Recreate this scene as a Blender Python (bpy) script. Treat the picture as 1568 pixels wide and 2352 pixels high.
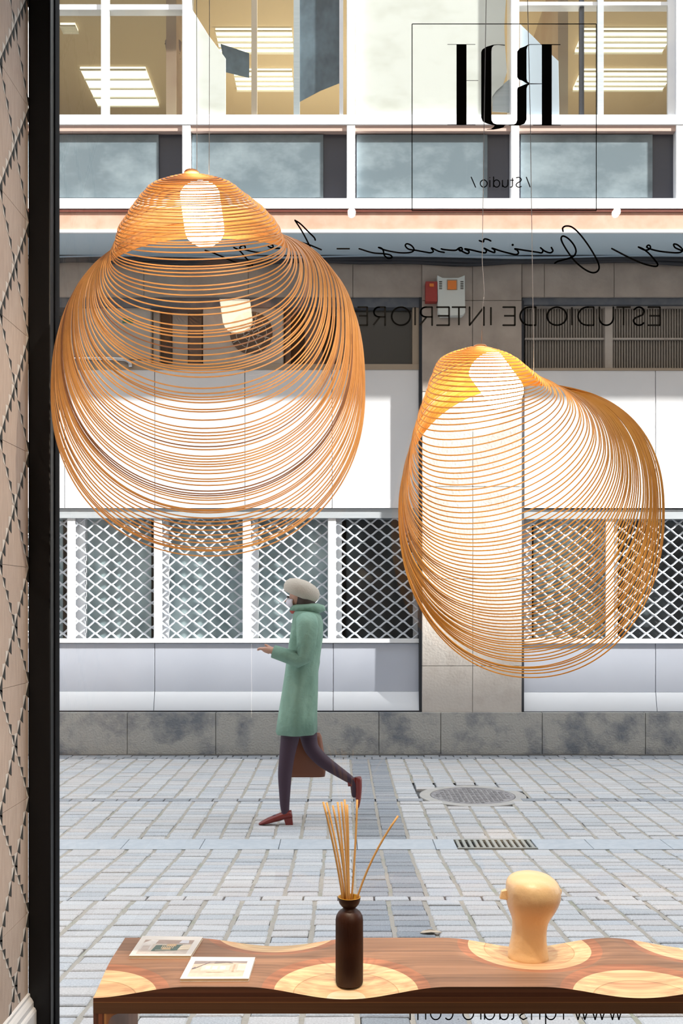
import bpy, bmesh, math, random
import numpy as np
from mathutils import Vector, Matrix
from mathutils.geometry import tessellate_polygon

random.seed(7)
rng = np.random.RandomState(7)
SC = bpy.context.scene
COL = SC.collection
for o in list(bpy.data.objects):
    bpy.data.objects.remove(o)

# ------------------------------------------------------------------ camera
F, CX, HY, CZ = 2200.0, 784.0, 1390.0, 1.33       # focal length, principal column, horizon row (1568x2352), eye height
cam_d = bpy.data.cameras.new('camera')
cam = bpy.data.objects.new('camera', cam_d)
COL.objects.link(cam)
cam.location = (0, 0, CZ)
cam.rotation_euler = (math.radians(90), 0, 0)
cam_d.sensor_fit = 'HORIZONTAL'
cam_d.sensor_width = 36.0
cam_d.lens = F / 1568.0 * 36.0
cam_d.shift_y = (HY - 1176.0) / 1568.0
cam_d.clip_start = 0.05
cam_d.clip_end = 400
cam_d.dof.use_dof = False
SC.camera = cam

# ------------------------------------------------------------------ sky, sun, room lights, exposure
W = bpy.data.worlds.new('sky')
SC.world = W
W.use_nodes = True
wn = W.node_tree.nodes
bg = wn['Background']
sky = wn.new('ShaderNodeTexSky')
sky.sky_type = 'HOSEK_WILKIE'
sky.turbidity = 4.0
sky.ground_albedo = 0.4
sky.sun_direction = Vector((4.8, -1.0, 1.98)).normalized()
mixw = wn.new('ShaderNodeMixRGB')
mixw.inputs[0].default_value = 0.72
mixw.inputs[2].default_value = (0.88, 0.93, 1.0, 1)
W.node_tree.links.new(sky.outputs[0], mixw.inputs[1])
W.node_tree.links.new(mixw.outputs[0], bg.inputs['Color'])
bg.inputs['Strength'].default_value = 4.1

sun_d = bpy.data.lights.new('sun', 'SUN')
sun_d.energy = 28.0
sun_d.angle = math.radians(0.9)
sun_d.color = (1.0, 0.95, 0.88)
sun = bpy.data.objects.new('sun', sun_d)
COL.objects.link(sun)
sun.rotation_euler = Vector((-4.8, 1.0, -1.98)).to_track_quat('-Z', 'Y').to_euler()
sun.location = (20, -5, 20)

def area(name, loc, size, power, color, rot=(0, 0, 0)):
    d = bpy.data.lights.new(name, 'AREA')
    d.shape = 'RECTANGLE'
    d.size, d.size_y = size
    d.energy = power
    d.color = color
    o = bpy.data.objects.new(name, d)
    COL.objects.link(o)
    o.location = loc
    o.rotation_euler = rot
    return o
def spot(loc, aim, power, color, cone=80, radius=0.035):
    d = bpy.data.lights.new('track_or_fill_spot', 'SPOT')
    d.energy = power; d.color = color; d.spot_size = math.radians(cone); d.spot_blend = 0.8; d.shadow_soft_size = radius
    o = bpy.data.objects.new('track_or_fill_spot', d)
    COL.objects.link(o)
    o.location = loc
    o.rotation_euler = (Vector(aim) - Vector(loc)).to_track_quat('-Z', 'Y').to_euler()
    return o
SPOTS = [((-0.46, 1.95, 3.26), (-0.44, 2.52, 0.4), 160), ((0.08, 1.95, 3.26), (0.06, 2.47, 0.4), 132), ((0.60, 1.95, 3.26), (0.60, 2.47, 0.4), 132), ((1.15, 1.95, 3.26), (1.15, 2.47, 0.4), 132),
         ((2.27, -1.8, 3.26), (-0.9, 2.5, 1.5), 540), ((0.05, 0.9, 3.26), (-0.1, 2.5, 1.1), 72), ((1.35, 0.9, 3.26), (1.0, 2.5, 1.1), 72)]  # added fill: one spot on the wallpapered wall, two wide ones as room bounce
for l_, a_, p_ in SPOTS:
    spot(l_, a_, p_, (1.0, 0.83, 0.64), cone=29 if l_[1] > 1 else (34 if l_[1] < 0 else 75), radius=0.018)
# added warm fill lights, hidden low behind the office spandrels, brightening the ceilings
for x_ in (-1.7, 0.4, 2.6):
    area('office_ceiling_fill', (x_, 11.3, 5.3), (1.6, 0.5), 64, (1.0, 0.9, 0.72), rot=(math.pi, 0, 0))

SC.view_settings.view_transform = 'Standard'
SC.view_settings.look = 'None'
SC.view_settings.gamma = 1.0
SC.view_settings.exposure = 0.0
SC.view_settings.use_curve_mapping = False
SC.cycles.use_denoising = True
SC.cycles.max_bounces = 8
SC.cycles.diffuse_bounces = 4
SC.cycles.glossy_bounces = 3
SC.cycles.transmission_bounces = 4
SC.cycles.transparent_max_bounces = 10
SC.cycles.caustics_reflective = False
SC.cycles.caustics_refractive = False
SC.cycles.sample_clamp_indirect = 6.0

# ------------------------------------------------------------------ helpers
def P(px, py, Y):
    return ((px - CX) * Y / F, Y, CZ - (py - HY) * Y / F)
def PX(px, Y):
    return (px - CX) * Y / F
def PZ(py, Y):
    return CZ - (py - HY) * Y / F

class MB:
    def __init__(self):
        self.v, self.f, self.mi = [], [], []
    def add(self, vs, fs, m=0):
        n = len(self.v)
        self.v.extend([tuple(p) for p in vs])
        for q in fs:
            self.f.append(tuple(i + n for i in q))
            self.mi.append(m)
        return self
    def box(self, x0, x1, y0, y1, z0, z1, m=0):
        vs = [(x, y, z) for z in (z0, z1) for y in (y0, y1) for x in (x0, x1)]
        return self.add(vs, [(0, 2, 3, 1), (4, 5, 7, 6), (0, 1, 5, 4), (2, 6, 7, 3), (0, 4, 6, 2), (1, 3, 7, 5)], m)
    def grid(self, g, closed_u=False, closed_v=False, m=0):
        # g: rows of points
        a, b = len(g), len(g[0])
        vs = [p for r in g for p in r]
        fs = []
        for i in range(a if closed_u else a - 1):
            for j in range(b if closed_v else b - 1):
                i2, j2 = (i + 1) % a, (j + 1) % b
                fs.append((i * b + j, i * b + j2, i2 * b + j2, i2 * b + j))
        return self.add(vs, fs, m)
    def lathe(self, prof, seg=32, c=(0, 0, 0), m=0, cap=True):
        g = [[(c[0] + r * math.cos(2 * math.pi * k / seg), c[1] + r * math.sin(2 * math.pi * k / seg), c[2] + z)
              for k in range(seg)] for r, z in prof]
        self.grid(g, closed_v=True, m=m)
        if cap:
            n = len(self.v)
            self.f.append(tuple(range(n - len(prof) * seg, n - len(prof) * seg + seg))[::-1]); self.mi.append(m)
            self.f.append(tuple(range(n - seg, n))); self.mi.append(m)
        return self
    def tube(self, pts, r, seg=6, closed=False, m=0, cap=True):
        pts = [Vector(p) for p in pts]
        n = len(pts)
        rs = r if isinstance(r, (list, tuple)) else [r] * n
        g = []
        up = None
        for i in range(n):
            if closed:
                t = pts[(i + 1) % n] - pts[i - 1]
            else:
                t = pts[min(i + 1, n - 1)] - pts[max(i - 1, 0)]
            if t.length < 1e-9:
                t = Vector((0, 0, 1))
            t.normalize()
            if up is None:
                up = Vector((0, 0, 1)) if abs(t.z) < 0.9 else Vector((0, 1, 0))
            u = (up - t * up.dot(t)).normalized()
            up = u
            w = t.cross(u)
            g.append([tuple(pts[i] + (u * math.cos(2 * math.pi * k / seg) + w * math.sin(2 * math.pi * k / seg)) * rs[i]) for k in range(seg)])
        self.grid(g, closed_u=closed, closed_v=True, m=m)
        if cap and not closed:
            L = len(self.v)
            self.f.append(tuple(range(L - n * seg, L - n * seg + seg))); self.mi.append(m)
            self.f.append(tuple(range(L - seg, L))); self.mi.append(m)
        return self
    def prism(self, poly, axis, a0, a1, m=0):
        # poly: 2D points; axis 'y': (x,z) extruded in y ; 'x': (y,z) ; 'z': (x,y)
        def mk(p, a):
            if axis == 'y': return (p[0], a, p[1])
            if axis == 'x': return (a, p[0], p[1])
            return (p[0], p[1], a)
        n = len(poly)
        vs = [mk(p, a0) for p in poly] + [mk(p, a1) for p in poly]
        fs = [tuple(range(n)), tuple(range(2 * n - 1, n - 1, -1))]
        fs += [(i, (i + 1) % n, (i + 1) % n + n, i + n) for i in range(n)]
        return self.add(vs, fs, m)
    def data(self, name, mats, smooth=False):
        me = bpy.data.meshes.new(name)
        me.from_pydata(self.v, [], self.f)
        for mt in (mats if isinstance(mats, (list, tuple)) else [mats]):
            me.materials.append(mt)
        me.polygons.foreach_set('material_index', self.mi)
        me.update()
        bm = bmesh.new(); bm.from_mesh(me)
        bmesh.ops.recalc_face_normals(bm, faces=bm.faces)
        bm.to_mesh(me); bm.free()
        if smooth:
            me.polygons.foreach_set('use_smooth', [True] * len(me.polygons))
        return me
    def build(self, name, mats, parent=None, smooth=False, bevel=0, loc=None):
        o = bpy.data.objects.new(name, self.data(name, mats, smooth))
        COL.objects.link(o)
        if loc: o.location = loc
        if parent is not None:
            o.parent = parent
            if parent.type == 'EMPTY' or True:
                o.matrix_parent_inverse = Matrix.Translation(-world_loc(parent))
        if bevel:
            b = o.modifiers.new('bevel', 'BEVEL'); b.width = bevel; b.segments = 2; b.limit_method = 'ANGLE'
        if smooth and bevel == 0:
            pass
        return o

def world_loc(o):
    l = Vector(o.location)
    if o.parent is not None:
        l = l + world_loc(o.parent) + o.matrix_parent_inverse.translation
    return l

def tag(o, label, cat, group=None, kind=None):
    if label: o['label'] = label
    if cat: o['category'] = cat
    if group: o['group'] = group
    if kind: o['kind'] = kind
    return o
def thing(name, loc, label, cat, group=None, kind=None):
    o = bpy.data.objects.new(name, None)
    o.empty_display_size = 0.1
    COL.objects.link(o)
    o.location = loc
    return tag(o, label, cat, group, kind)
def structure(o, label=None):
    o['kind'] = 'structure'
    if label: o['label'] = label
    return o

# ---- materials
def mat(name, col, rough=0.6, metal=0.0, spec=0.5, noise=None, bump=None, emit=None, estr=0, trans=0, coat=0):
    m = bpy.data.materials.new(name)
    m.use_nodes = True
    nt = m.node_tree
    b = nt.nodes['Principled BSDF']
    b.inputs['Base Color'].default_value = (*col, 1)
    b.inputs['Roughness'].default_value = rough
    b.inputs['Metallic'].default_value = metal
    b.inputs['Specular IOR Level'].default_value = spec
    b.inputs['Transmission Weight'].default_value = trans
    b.inputs['Coat Weight'].default_value = coat
    if emit:
        b.inputs['Emission Color'].default_value = (*emit, 1)
        b.inputs['Emission Strength'].default_value = estr
    tc = nt.nodes.new('ShaderNodeTexCoord')
    if noise:   # (scale tuple or float, colour2, detail, low, high)
        sc, c2, det, lo, hi = noise
        mp = nt.nodes.new('ShaderNodeMapping')
        mp.inputs['Scale'].default_value = sc if isinstance(sc, tuple) else (sc, sc, sc)
        nz = nt.nodes.new('ShaderNodeTexNoise')
        nz.inputs['Scale'].default_value = 1.0
        nz.inputs['Detail'].default_value = det
        nz.inputs['Roughness'].default_value = 0.62
        cr = nt.nodes.new('ShaderNodeValToRGB')
        cr.color_ramp.elements[0].position = lo; cr.color_ramp.elements[0].color = (*col, 1)
        cr.color_ramp.elements[1].position = hi; cr.color_ramp.elements[1].color = (*c2, 1)
        nt.links.new(tc.outputs['Object'], mp.inputs[0])
        nt.links.new(mp.outputs[0], nz.inputs['Vector'])
        nt.links.new(nz.outputs['Fac'], cr.inputs[0])
        nt.links.new(cr.outputs[0], b.inputs['Base Color'])
    if bump:
        sc, st, di = bump
        nz2 = nt.nodes.new('ShaderNodeTexNoise')
        nz2.inputs['Scale'].default_value = sc
        nz2.inputs['Detail'].default_value = 4
        bp = nt.nodes.new('ShaderNodeBump')
        bp.inputs['Strength'].default_value = st
        bp.inputs['Distance'].default_value = di
        nt.links.new(tc.outputs['Object'], nz2.inputs['Vector'])
        nt.links.new(nz2.outputs['Fac'], bp.inputs['Height'])
        nt.links.new(bp.outputs[0], b.inputs['Normal'])
    return m

def glassmat(name, tint=(1, 1, 1), refl=1.5, base=None, basefac=0.0, gloss_rough=0.0):
    m = bpy.data.materials.new(name); m.use_nodes = True
    nt = m.node_tree; nt.nodes.clear()
    out = nt.nodes.new('ShaderNodeOutputMaterial')
    tr = nt.nodes.new('ShaderNodeBsdfTransparent'); tr.inputs[0].default_value = (*tint, 1)
    gl = nt.nodes.new('ShaderNodeBsdfGlossy'); gl.inputs['Roughness'].default_value = gloss_rough
    fr = nt.nodes.new('ShaderNodeFresnel')
    ge = nt.nodes.new('ShaderNodeNewGeometry')        # thin pane: both faces reflect alike
    mi_ = nt.nodes.new('ShaderNodeMapRange'); mi_.inputs['To Min'].default_value = refl; mi_.inputs['To Max'].default_value = 1.0 / refl
    nt.links.new(ge.outputs['Backfacing'], mi_.inputs['Value']); nt.links.new(mi_.outputs[0], fr.inputs[0])
    mx = nt.nodes.new('ShaderNodeMixShader')
    nt.links.new(fr.outputs[0], mx.inputs[0]); nt.links.new(tr.outputs[0], mx.inputs[1]); nt.links.new(gl.outputs[0], mx.inputs[2])
    last = mx
    if base:
        df = nt.nodes.new('ShaderNodeBsdfDiffuse'); df.inputs[0].default_value = (*base, 1)
        m2 = nt.nodes.new('ShaderNodeMixShader'); m2.inputs[0].default_value = basefac
        nt.links.new(mx.outputs[0], m2.inputs[1]); nt.links.new(df.outputs[0], m2.inputs[2])
        last = m2
    nt.links.new(last.outputs[0], out.inputs[0])
    return m

def stonemat(name, cols, per_object=True, bumpd=0.004):
    m = mat(name, cols[0], rough=0.75, bump=(60, 0.5, bumpd))
    nt = m.node_tree; b = nt.nodes['Principled BSDF']
    if per_object:
        s = nt.nodes.new('ShaderNodeObjectInfo').outputs['Random']
    else:
        s = nt.nodes.new('ShaderNodeNewGeometry').outputs['Random Per Island']
    cr = nt.nodes.new('ShaderNodeValToRGB')
    e = cr.color_ramp.elements
    e[0].position = 0; e[0].color = (*cols[0], 1)
    e[1].position = 1; e[1].color = (*cols[-1], 1)
    for i in range(1, len(cols) - 1):
        x = e.new(i / (len(cols) - 1)); x.color = (*cols[i], 1)
    tc = nt.nodes.new('ShaderNodeTexCoord')
    nz = nt.nodes.new('ShaderNodeTexNoise'); nz.inputs['Scale'].default_value = 140; nz.inputs['Detail'].default_value = 3
    mx = nt.nodes.new('ShaderNodeMixRGB'); mx.blend_type = 'OVERLAY'; mx.inputs[0].default_value = 0.55
    nt.links.new(s, cr.inputs[0])
    nt.links.new(tc.outputs['Object'], nz.inputs['Vector'])
    nt.links.new(cr.outputs[0], mx.inputs[1]); nt.links.new(nz.outputs['Fac'], mx.inputs[2])
    nt.links.new(mx.outputs[0], b.inputs['Base Color'])
    return m

M = {}
M['black'] = mat('black_lacquer', (0.004, 0.004, 0.005), 0.4, spec=0.25)
M['bead'] = mat('black_gasket', (0.004, 0.004, 0.005), 0.7, spec=0.08)
M['vinyl'] = mat('black_vinyl', (0.004, 0.004, 0.004), 0.6, spec=0.15)
M['white_paint'] = mat('white_paint', (0.80, 0.82, 0.85), 0.45)
M['frame_white'] = mat('white_aluminium', (0.82, 0.84, 0.86), 0.4, noise=(3.0, (0.72, 0.75, 0.8), 4, 0.4, 0.7))
M['panel'] = mat('grey_enamel_panel', (0.76, 0.77, 0.80), 0.42, noise=(1.5, (0.70, 0.72, 0.76), 3, 0.35, 0.7))
M['panel_low'] = mat('blue_grey_enamel_panel', (0.53, 0.57, 0.66), 0.4, noise=(1.2, (0.48, 0.52, 0.61), 3, 0.35, 0.7))
M['skirt'] = mat('pale_skirting_panel', (0.86, 0.91, 0.98), 0.4)
M['steel'] = mat('brushed_steel', (0.42, 0.47, 0.51), 0.42, metal=0.3, noise=((2, 2, 60), (0.5, 0.54, 0.58), 3, 0.3, 0.7))
M['mesh'] = mat('galvanised_rod', (0.62, 0.66, 0.72), 0.45, metal=0.15)
M['darkglass'] = mat('dark_shop_glass', (0.18, 0.25, 0.27), 0.12, noise=((2.2, 2.2, 1.2), (0.50, 0.62, 0.64), 3, 0.42, 0.7))
M['darkglass_b'] = mat('black_shop_glass', (0.03, 0.035, 0.04), 0.1, noise=((2.2, 2.2, 1.2), (0.09, 0.11, 0.12), 3, 0.42, 0.7))
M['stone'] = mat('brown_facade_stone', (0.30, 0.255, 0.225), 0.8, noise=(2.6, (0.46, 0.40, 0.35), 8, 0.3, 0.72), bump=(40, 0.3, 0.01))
M['pillar'] = mat('sunlit_pillar_stone', (0.60, 0.56, 0.52), 0.8, noise=(3.2, (0.44, 0.39, 0.35), 8, 0.45, 0.85), bump=(40, 0.3, 0.01))
M['plinth'] = mat('weathered_plinth_stone', (0.43, 0.43, 0.41), 0.85, noise=(3.4, (0.18, 0.20, 0.23), 9, 0.46, 0.66), bump=(50, 0.5, 0.02))
M['groove'] = mat('dark_joint', (0.03, 0.035, 0.045), 0.8)
M['terracotta'] = mat('terracotta_render', (0.55, 0.29, 0.21), 0.85, noise=(5.0, (0.62, 0.40, 0.32), 6, 0.35, 0.75))
M['redline'] = mat('dark_red_trim', (0.18, 0.05, 0.035), 0.6)
M['soffit'] = mat('blue_grey_soffit', (0.52, 0.65, 0.74), 0.6)
M['darksteel'] = mat('dark_blue_steel', (0.07, 0.085, 0.11), 0.5, noise=(8.0, (0.13, 0.14, 0.16), 4, 0.4, 0.7))
M['cable'] = mat('black_cable', (0.02, 0.022, 0.03), 0.6)
M['cablepale'] = mat('pale_conduit', (0.45, 0.55, 0.65), 0.5)
M['tanframe'] = mat('tan_frame_paint', (0.36, 0.29, 0.22), 0.6)
M['spandrel'] = mat('frosted_spandrel_glass', (0.115, 0.155, 0.18), 0.35, noise=((2, 2, 3), (0.25, 0.31, 0.34), 5, 0.42, 0.75))
M['spandrel_dark'] = mat('dark_spandrel_glass', (0.05, 0.055, 0.075), 0.3)
M['pinkstrip'] = mat('shaded_transom_pink', (0.50, 0.36, 0.31), 0.6)
M['ceil_tan'] = mat('tan_ceiling', (0.52, 0.42, 0.26), 0.9)
M['wall_tan'] = mat('tan_room_wall', (0.42, 0.33, 0.22), 0.9, noise=(1.0, (0.30, 0.19, 0.13), 3, 0.4, 0.7))
M['panel_light'] = mat('lit_ceiling_panel', (0.9, 0.9, 0.8), 0.5, emit=(1.0, 0.95, 0.78), estr=1.25)
M['louvre'] = mat('light_louvre', (0.7, 0.68, 0.55), 0.5)
M['blindwhite'] = mat('pale_curtain', (0.82, 0.83, 0.80), 0.9, noise=((1.5, 1.5, 3), (0.62, 0.62, 0.56), 4, 0.5, 0.85))
M['blinddark'] = mat('slate_roller_blind', (0.06, 0.09, 0.12), 0.8, noise=((3, 3, 2), (0.16, 0.23, 0.29), 4, 0.4, 0.7))
M['bluepane'] = mat('pale_blue_screen', (0.50, 0.58, 0.68), 0.5)
M['acwhite'] = mat('aged_white_metal', (0.46, 0.42, 0.38), 0.6, noise=(4.0, (0.36, 0.31, 0.27), 4, 0.4, 0.8))
M['acdark'] = mat('dark_brown_grille', (0.07, 0.045, 0.035), 0.6)
M['acgreen'] = mat('green_badge', (0.02, 0.20, 0.12), 0.5)
M['void'] = mat('dark_recess', (0.045, 0.038, 0.034), 0.9)
M['brownpanel'] = mat('brown_slat', (0.16, 0.11, 0.09), 0.7)
M['ribbed'] = mat('ribbed_glass', (0.16, 0.14, 0.12), 0.3)
M['ribbed2'] = mat('ribbed_glass_pale', (0.27, 0.24, 0.21), 0.3)
M['chrome'] = mat('bright_metal', (0.7, 0.72, 0.75), 0.2, metal=0.9)
M['siren'] = mat('siren_white', (0.62, 0.66, 0.64), 0.5)
M['siren_or'] = mat('orange_beacon', (0.75, 0.20, 0.02), 0.3)
M['siren_red'] = mat('red_alarm_plastic', (0.32, 0.025, 0.02), 0.5)
M['bed'] = mat('dark_sand_bed', (0.12, 0.125, 0.13), 0.95)
M['mortar'] = mat('sandy_mortar', (0.44, 0.41, 0.36), 0.95, noise=(6.0, (0.30, 0.34, 0.24), 6, 0.55, 0.78), bump=(80, 0.6, 0.01))
SC_ = [(0.46, 0.485, 0.51), (0.54, 0.56, 0.58), (0.57, 0.55, 0.54), (0.50, 0.53, 0.565), (0.60, 0.61, 0.62), (0.58, 0.565, 0.56), (0.49, 0.52, 0.555)]
SD_ = [(0.27, 0.30, 0.33), (0.35, 0.37, 0.40), (0.30, 0.33, 0.37), (0.39, 0.40, 0.42)]
M['sett_o'] = stonemat('granite_sett_a', SC_, True)
M['sett_i'] = stonemat('granite_sett_b', SC_, False)
M['settd_o'] = stonemat('dark_granite_sett_a', SD_, True)
M['settd_i'] = stonemat('dark_granite_sett_b', SD_, False)
M['slab'] = mat('channel_slab', (0.47, 0.52, 0.57), 0.8, noise=(20.0, (0.56, 0.60, 0.64), 5, 0.35, 0.7))
M['iron'] = mat('cast_iron', (0.24, 0.235, 0.245), 0.65, metal=0.1, noise=(30.0, (0.42, 0.41, 0.42), 4, 0.4, 0.65))
M['grate'] = mat('grate_metal', (0.42, 0.43, 0.40), 0.6, metal=0.2)
M['hole'] = mat('drain_dark', (0.01, 0.01, 0.01), 0.9)
M['leaf'] = mat('dry_leaf', (0.62, 0.52, 0.40), 0.8)
M['glass'] = glassmat('window_glass', (0.985, 0.99, 0.99), 1.56)
M['glass_far'] = glassmat('far_window_glass', (0.97, 0.985, 0.98), 1.38)
M['tube'] = mat('lit_opal_tube', (0.95, 0.93, 0.88), 0.4, emit=(1.0, 0.84, 0.60), estr=15)
M['cable_lamp'] = mat('steel_cable', (0.35, 0.33, 0.33), 0.35, metal=0.6)
M['ply'] = mat('birch_ply_ring', (0.45, 0.20, 0.055), 0.5, noise=((7, 7, 7), (0.60, 0.30, 0.09), 3, 0.35, 0.7))
M['ply_b'] = mat('golden_ply_ring', (0.60, 0.255, 0.04), 0.5, noise=((7, 7, 7), (0.74, 0.36, 0.065), 3, 0.35, 0.7))
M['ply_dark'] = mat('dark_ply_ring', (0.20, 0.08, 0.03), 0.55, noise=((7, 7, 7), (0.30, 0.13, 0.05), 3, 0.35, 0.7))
M['cap'] = mat('lamp_cap', (0.55, 0.28, 0.12), 0.5)
M['plaster'] = mat('room_plaster', (0.55, 0.50, 0.44), 0.9)
M['roomfloor'] = mat('room_floor', (0.20, 0.15, 0.11), 0.6)
M['roomceil'] = mat('room_ceiling', (0.30, 0.28, 0.26), 0.9)
M['outer'] = mat('facade_render', (0.42, 0.36, 0.30), 0.9)
M['wallpaper'] = mat('woven_wallpaper', (0.50, 0.40, 0.34), 0.85, noise=((90, 90, 14), (0.60, 0.50, 0.43), 4, 0.3, 0.7), bump=(300, 0.25, 0.002))
M['print_dark'] = mat('charcoal_print', (0.04, 0.043, 0.043), 0.85)
M['print_pale'] = mat('pale_print', (0.74, 0.70, 0.65), 0.85)
M['maple'] = None
M['bottle'] = mat('frosted_amber_glass', (0.040, 0.011, 0.004), 0.45, spec=0.35, noise=((3, 3, 9), (0.022, 0.005, 0.002), 2, 0.4, 0.6))
M['amber_in'] = mat('amber_inner_glass', (0.45, 0.24, 0.02), 0.4)
M['reed'] = mat('rattan_reed', (0.66, 0.38, 0.13), 0.6)
M['head'] = mat('cream_lacquered_wood', (0.87, 0.61, 0.33), 0.38, bump=(26, 0.35, 0.01), coat=0.2)
M['paper'] = mat('white_paper', (0.80, 0.79, 0.77), 0.6)
M['paperedge'] = mat('cream_paper_edge', (0.60, 0.46, 0.28), 0.8)
M['coat'] = mat('sage_green_coat', (0.26, 0.42, 0.33), 0.9, noise=((5, 5, 2.5), (0.17, 0.30, 0.23), 3, 0.4, 0.65), bump=(14, 0.5, 0.03))
M['tights'] = mat('plum_tights', (0.045, 0.02, 0.04), 0.8)
M['skin'] = mat('skin', (0.62, 0.36, 0.27), 0.6)
M['bag'] = mat('brown_leather', (0.20, 0.065, 0.03), 0.5)
M['shoe'] = mat('oxblood_leather', (0.20, 0.02, 0.015), 0.25)
M['hat'] = mat('cream_wool', (0.62, 0.56, 0.48), 0.95, bump=(120, 0.6, 0.01))
M['mask'] = mat('white_mask', (0.75, 0.72, 0.80), 0.8)
M['scarf'] = mat('red_scarf', (0.45, 0.08, 0.06), 0.9)
M['hair'] = mat('dark_hair', (0.06, 0.04, 0.035), 0.7)
M['eye'] = mat('eye', (0.02, 0.02, 0.02), 0.2)

# layered ripple-wood: the colour is the lamination layer reached by the carving (object height), with grain along x
def laminated(name):
    m = bpy.data.materials.new(name); m.use_nodes = True
    nt = m.node_tree; b = nt.nodes['Principled BSDF']
    b.inputs['Roughness'].default_value = 0.5
    tc = nt.nodes.new('ShaderNodeTexCoord')
    sp = nt.nodes.new('ShaderNodeSeparateXYZ')
    nt.links.new(tc.outputs['Object'], sp.inputs[0])
    mr = nt.nodes.new('ShaderNodeMapRange')
    mr.inputs['From Min'].default_value = -0.064; mr.inputs['From Max'].default_value = 0.0
    nt.links.new(sp.outputs['Z'], mr.inputs['Value'])
    cr = nt.nodes.new('ShaderNodeValToRGB'); cr.color_ramp.interpolation = 'CONSTANT'
    def pos(z): return (z + 0.064) / 0.064
    lay = [(-0.064, (0.27, 0.13, 0.065)), (-0.0375, (0.42, 0.22, 0.09)), (-0.0355, (0.84, 0.66, 0.46)), (-0.0282, (0.84, 0.66, 0.46)),
           (-0.0276, (0.70, 0.46, 0.25)), (-0.0150, (0.55, 0.33, 0.16)), (-0.0147, (0.79, 0.54, 0.30)), (-0.0066, (0.40, 0.165, 0.085)), (-0.0026, (0.31, 0.165, 0.095))]
    e = cr.color_ramp.elements
    e[0].position = 0; e[0].color = (*lay[0][1], 1)
    e[1].position = pos(lay[1][0]); e[1].color = (*lay[1][1], 1)
    for z, c in lay[2:]:
        x = e.new(pos(z)); x.color = (*c, 1)
    nt.links.new(mr.outputs[0], cr.inputs[0])
    def noise(sc, det):
        mp = nt.nodes.new('ShaderNodeMapping'); mp.inputs['Scale'].default_value = sc
        nz = nt.nodes.new('ShaderNodeTexNoise'); nz.inputs['Scale'].default_value = 1; nz.inputs['Detail'].default_value = det
        nt.links.new(tc.outputs['Object'], mp.inputs[0]); nt.links.new(mp.outputs[0], nz.inputs['Vector'])
        return nz.outputs['Fac']
    g1 = noise((1.6, 70, 160), 5)
    g2 = noise((0.5, 22, 60), 2)
    mx = nt.nodes.new('ShaderNodeMixRGB'); mx.blend_type = 'OVERLAY'; mx.inputs[0].default_value = 0.8
    nt.links.new(cr.outputs[0], mx.inputs[1]); nt.links.new(g1, mx.inputs[2])
    mx2 = nt.nodes.new('ShaderNodeMixRGB'); mx2.blend_type = 'OVERLAY'; mx2.inputs[0].default_value = 0.5
    nt.links.new(mx.outputs[0], mx2.inputs[1]); nt.links.new(g2, mx2.inputs[2])
    nt.links.new(mx2.outputs[0], b.inputs['Base Color'])
    return m
M['laminate'] = laminated('laminated_ripple_wood')
def striped(name):
    m = bpy.data.materials.new(name); m.use_nodes = True
    nt = m.node_tree; b = nt.nodes['Principled BSDF']
    b.inputs['Roughness'].default_value = 0.5
    tc = nt.nodes.new('ShaderNodeTexCoord'); sp = nt.nodes.new('ShaderNodeSeparateXYZ')
    nt.links.new(tc.outputs['Object'], sp.inputs[0])
    mr = nt.nodes.new('ShaderNodeMapRange'); mr.inputs['From Min'].default_value = 0; mr.inputs['From Max'].default_value = 0.036
    nt.links.new(sp.outputs['X'], mr.inputs['Value'])
    cr = nt.nodes.new('ShaderNodeValToRGB'); cr.color_ramp.interpolation = 'CONSTANT'
    lay = [(0, (0.13, 0.05, 0.03)), (0.18, (0.09, 0.035, 0.02)), (0.34, (0.24, 0.08, 0.04)), (0.58, (0.14, 0.05, 0.03)), (0.72, (0.45, 0.22, 0.08)), (0.86, (0.30, 0.13, 0.06))]
    e = cr.color_ramp.elements
    e[0].position = 0; e[0].color = (*lay[0][1], 1); e[1].position = lay[1][0]; e[1].color = (*lay[1][1], 1)
    for z, c in lay[2:]:
        x = e.new(z); x.color = (*c, 1)
    nt.links.new(mr.outputs[0], cr.inputs[0])
    mp = nt.nodes.new('ShaderNodeMapping'); mp.inputs['Scale'].default_value = (90, 20, 2)
    nz = nt.nodes.new('ShaderNodeTexNoise'); nz.inputs['Scale'].default_value = 1; nz.inputs['Detail'].default_value = 4
    nt.links.new(tc.outputs['Object'], mp.inputs[0]); nt.links.new(mp.outputs[0], nz.inputs['Vector'])
    mx = nt.nodes.new('ShaderNodeMixRGB'); mx.blend_type = 'OVERLAY'; mx.inputs[0].default_value = 0.5
    nt.links.new(cr.outputs[0], mx.inputs[1]); nt.links.new(nz.outputs['Fac'], mx.inputs[2])
    nt.links.new(mx.outputs[0], b.inputs['Base Color'])
    return m
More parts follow.
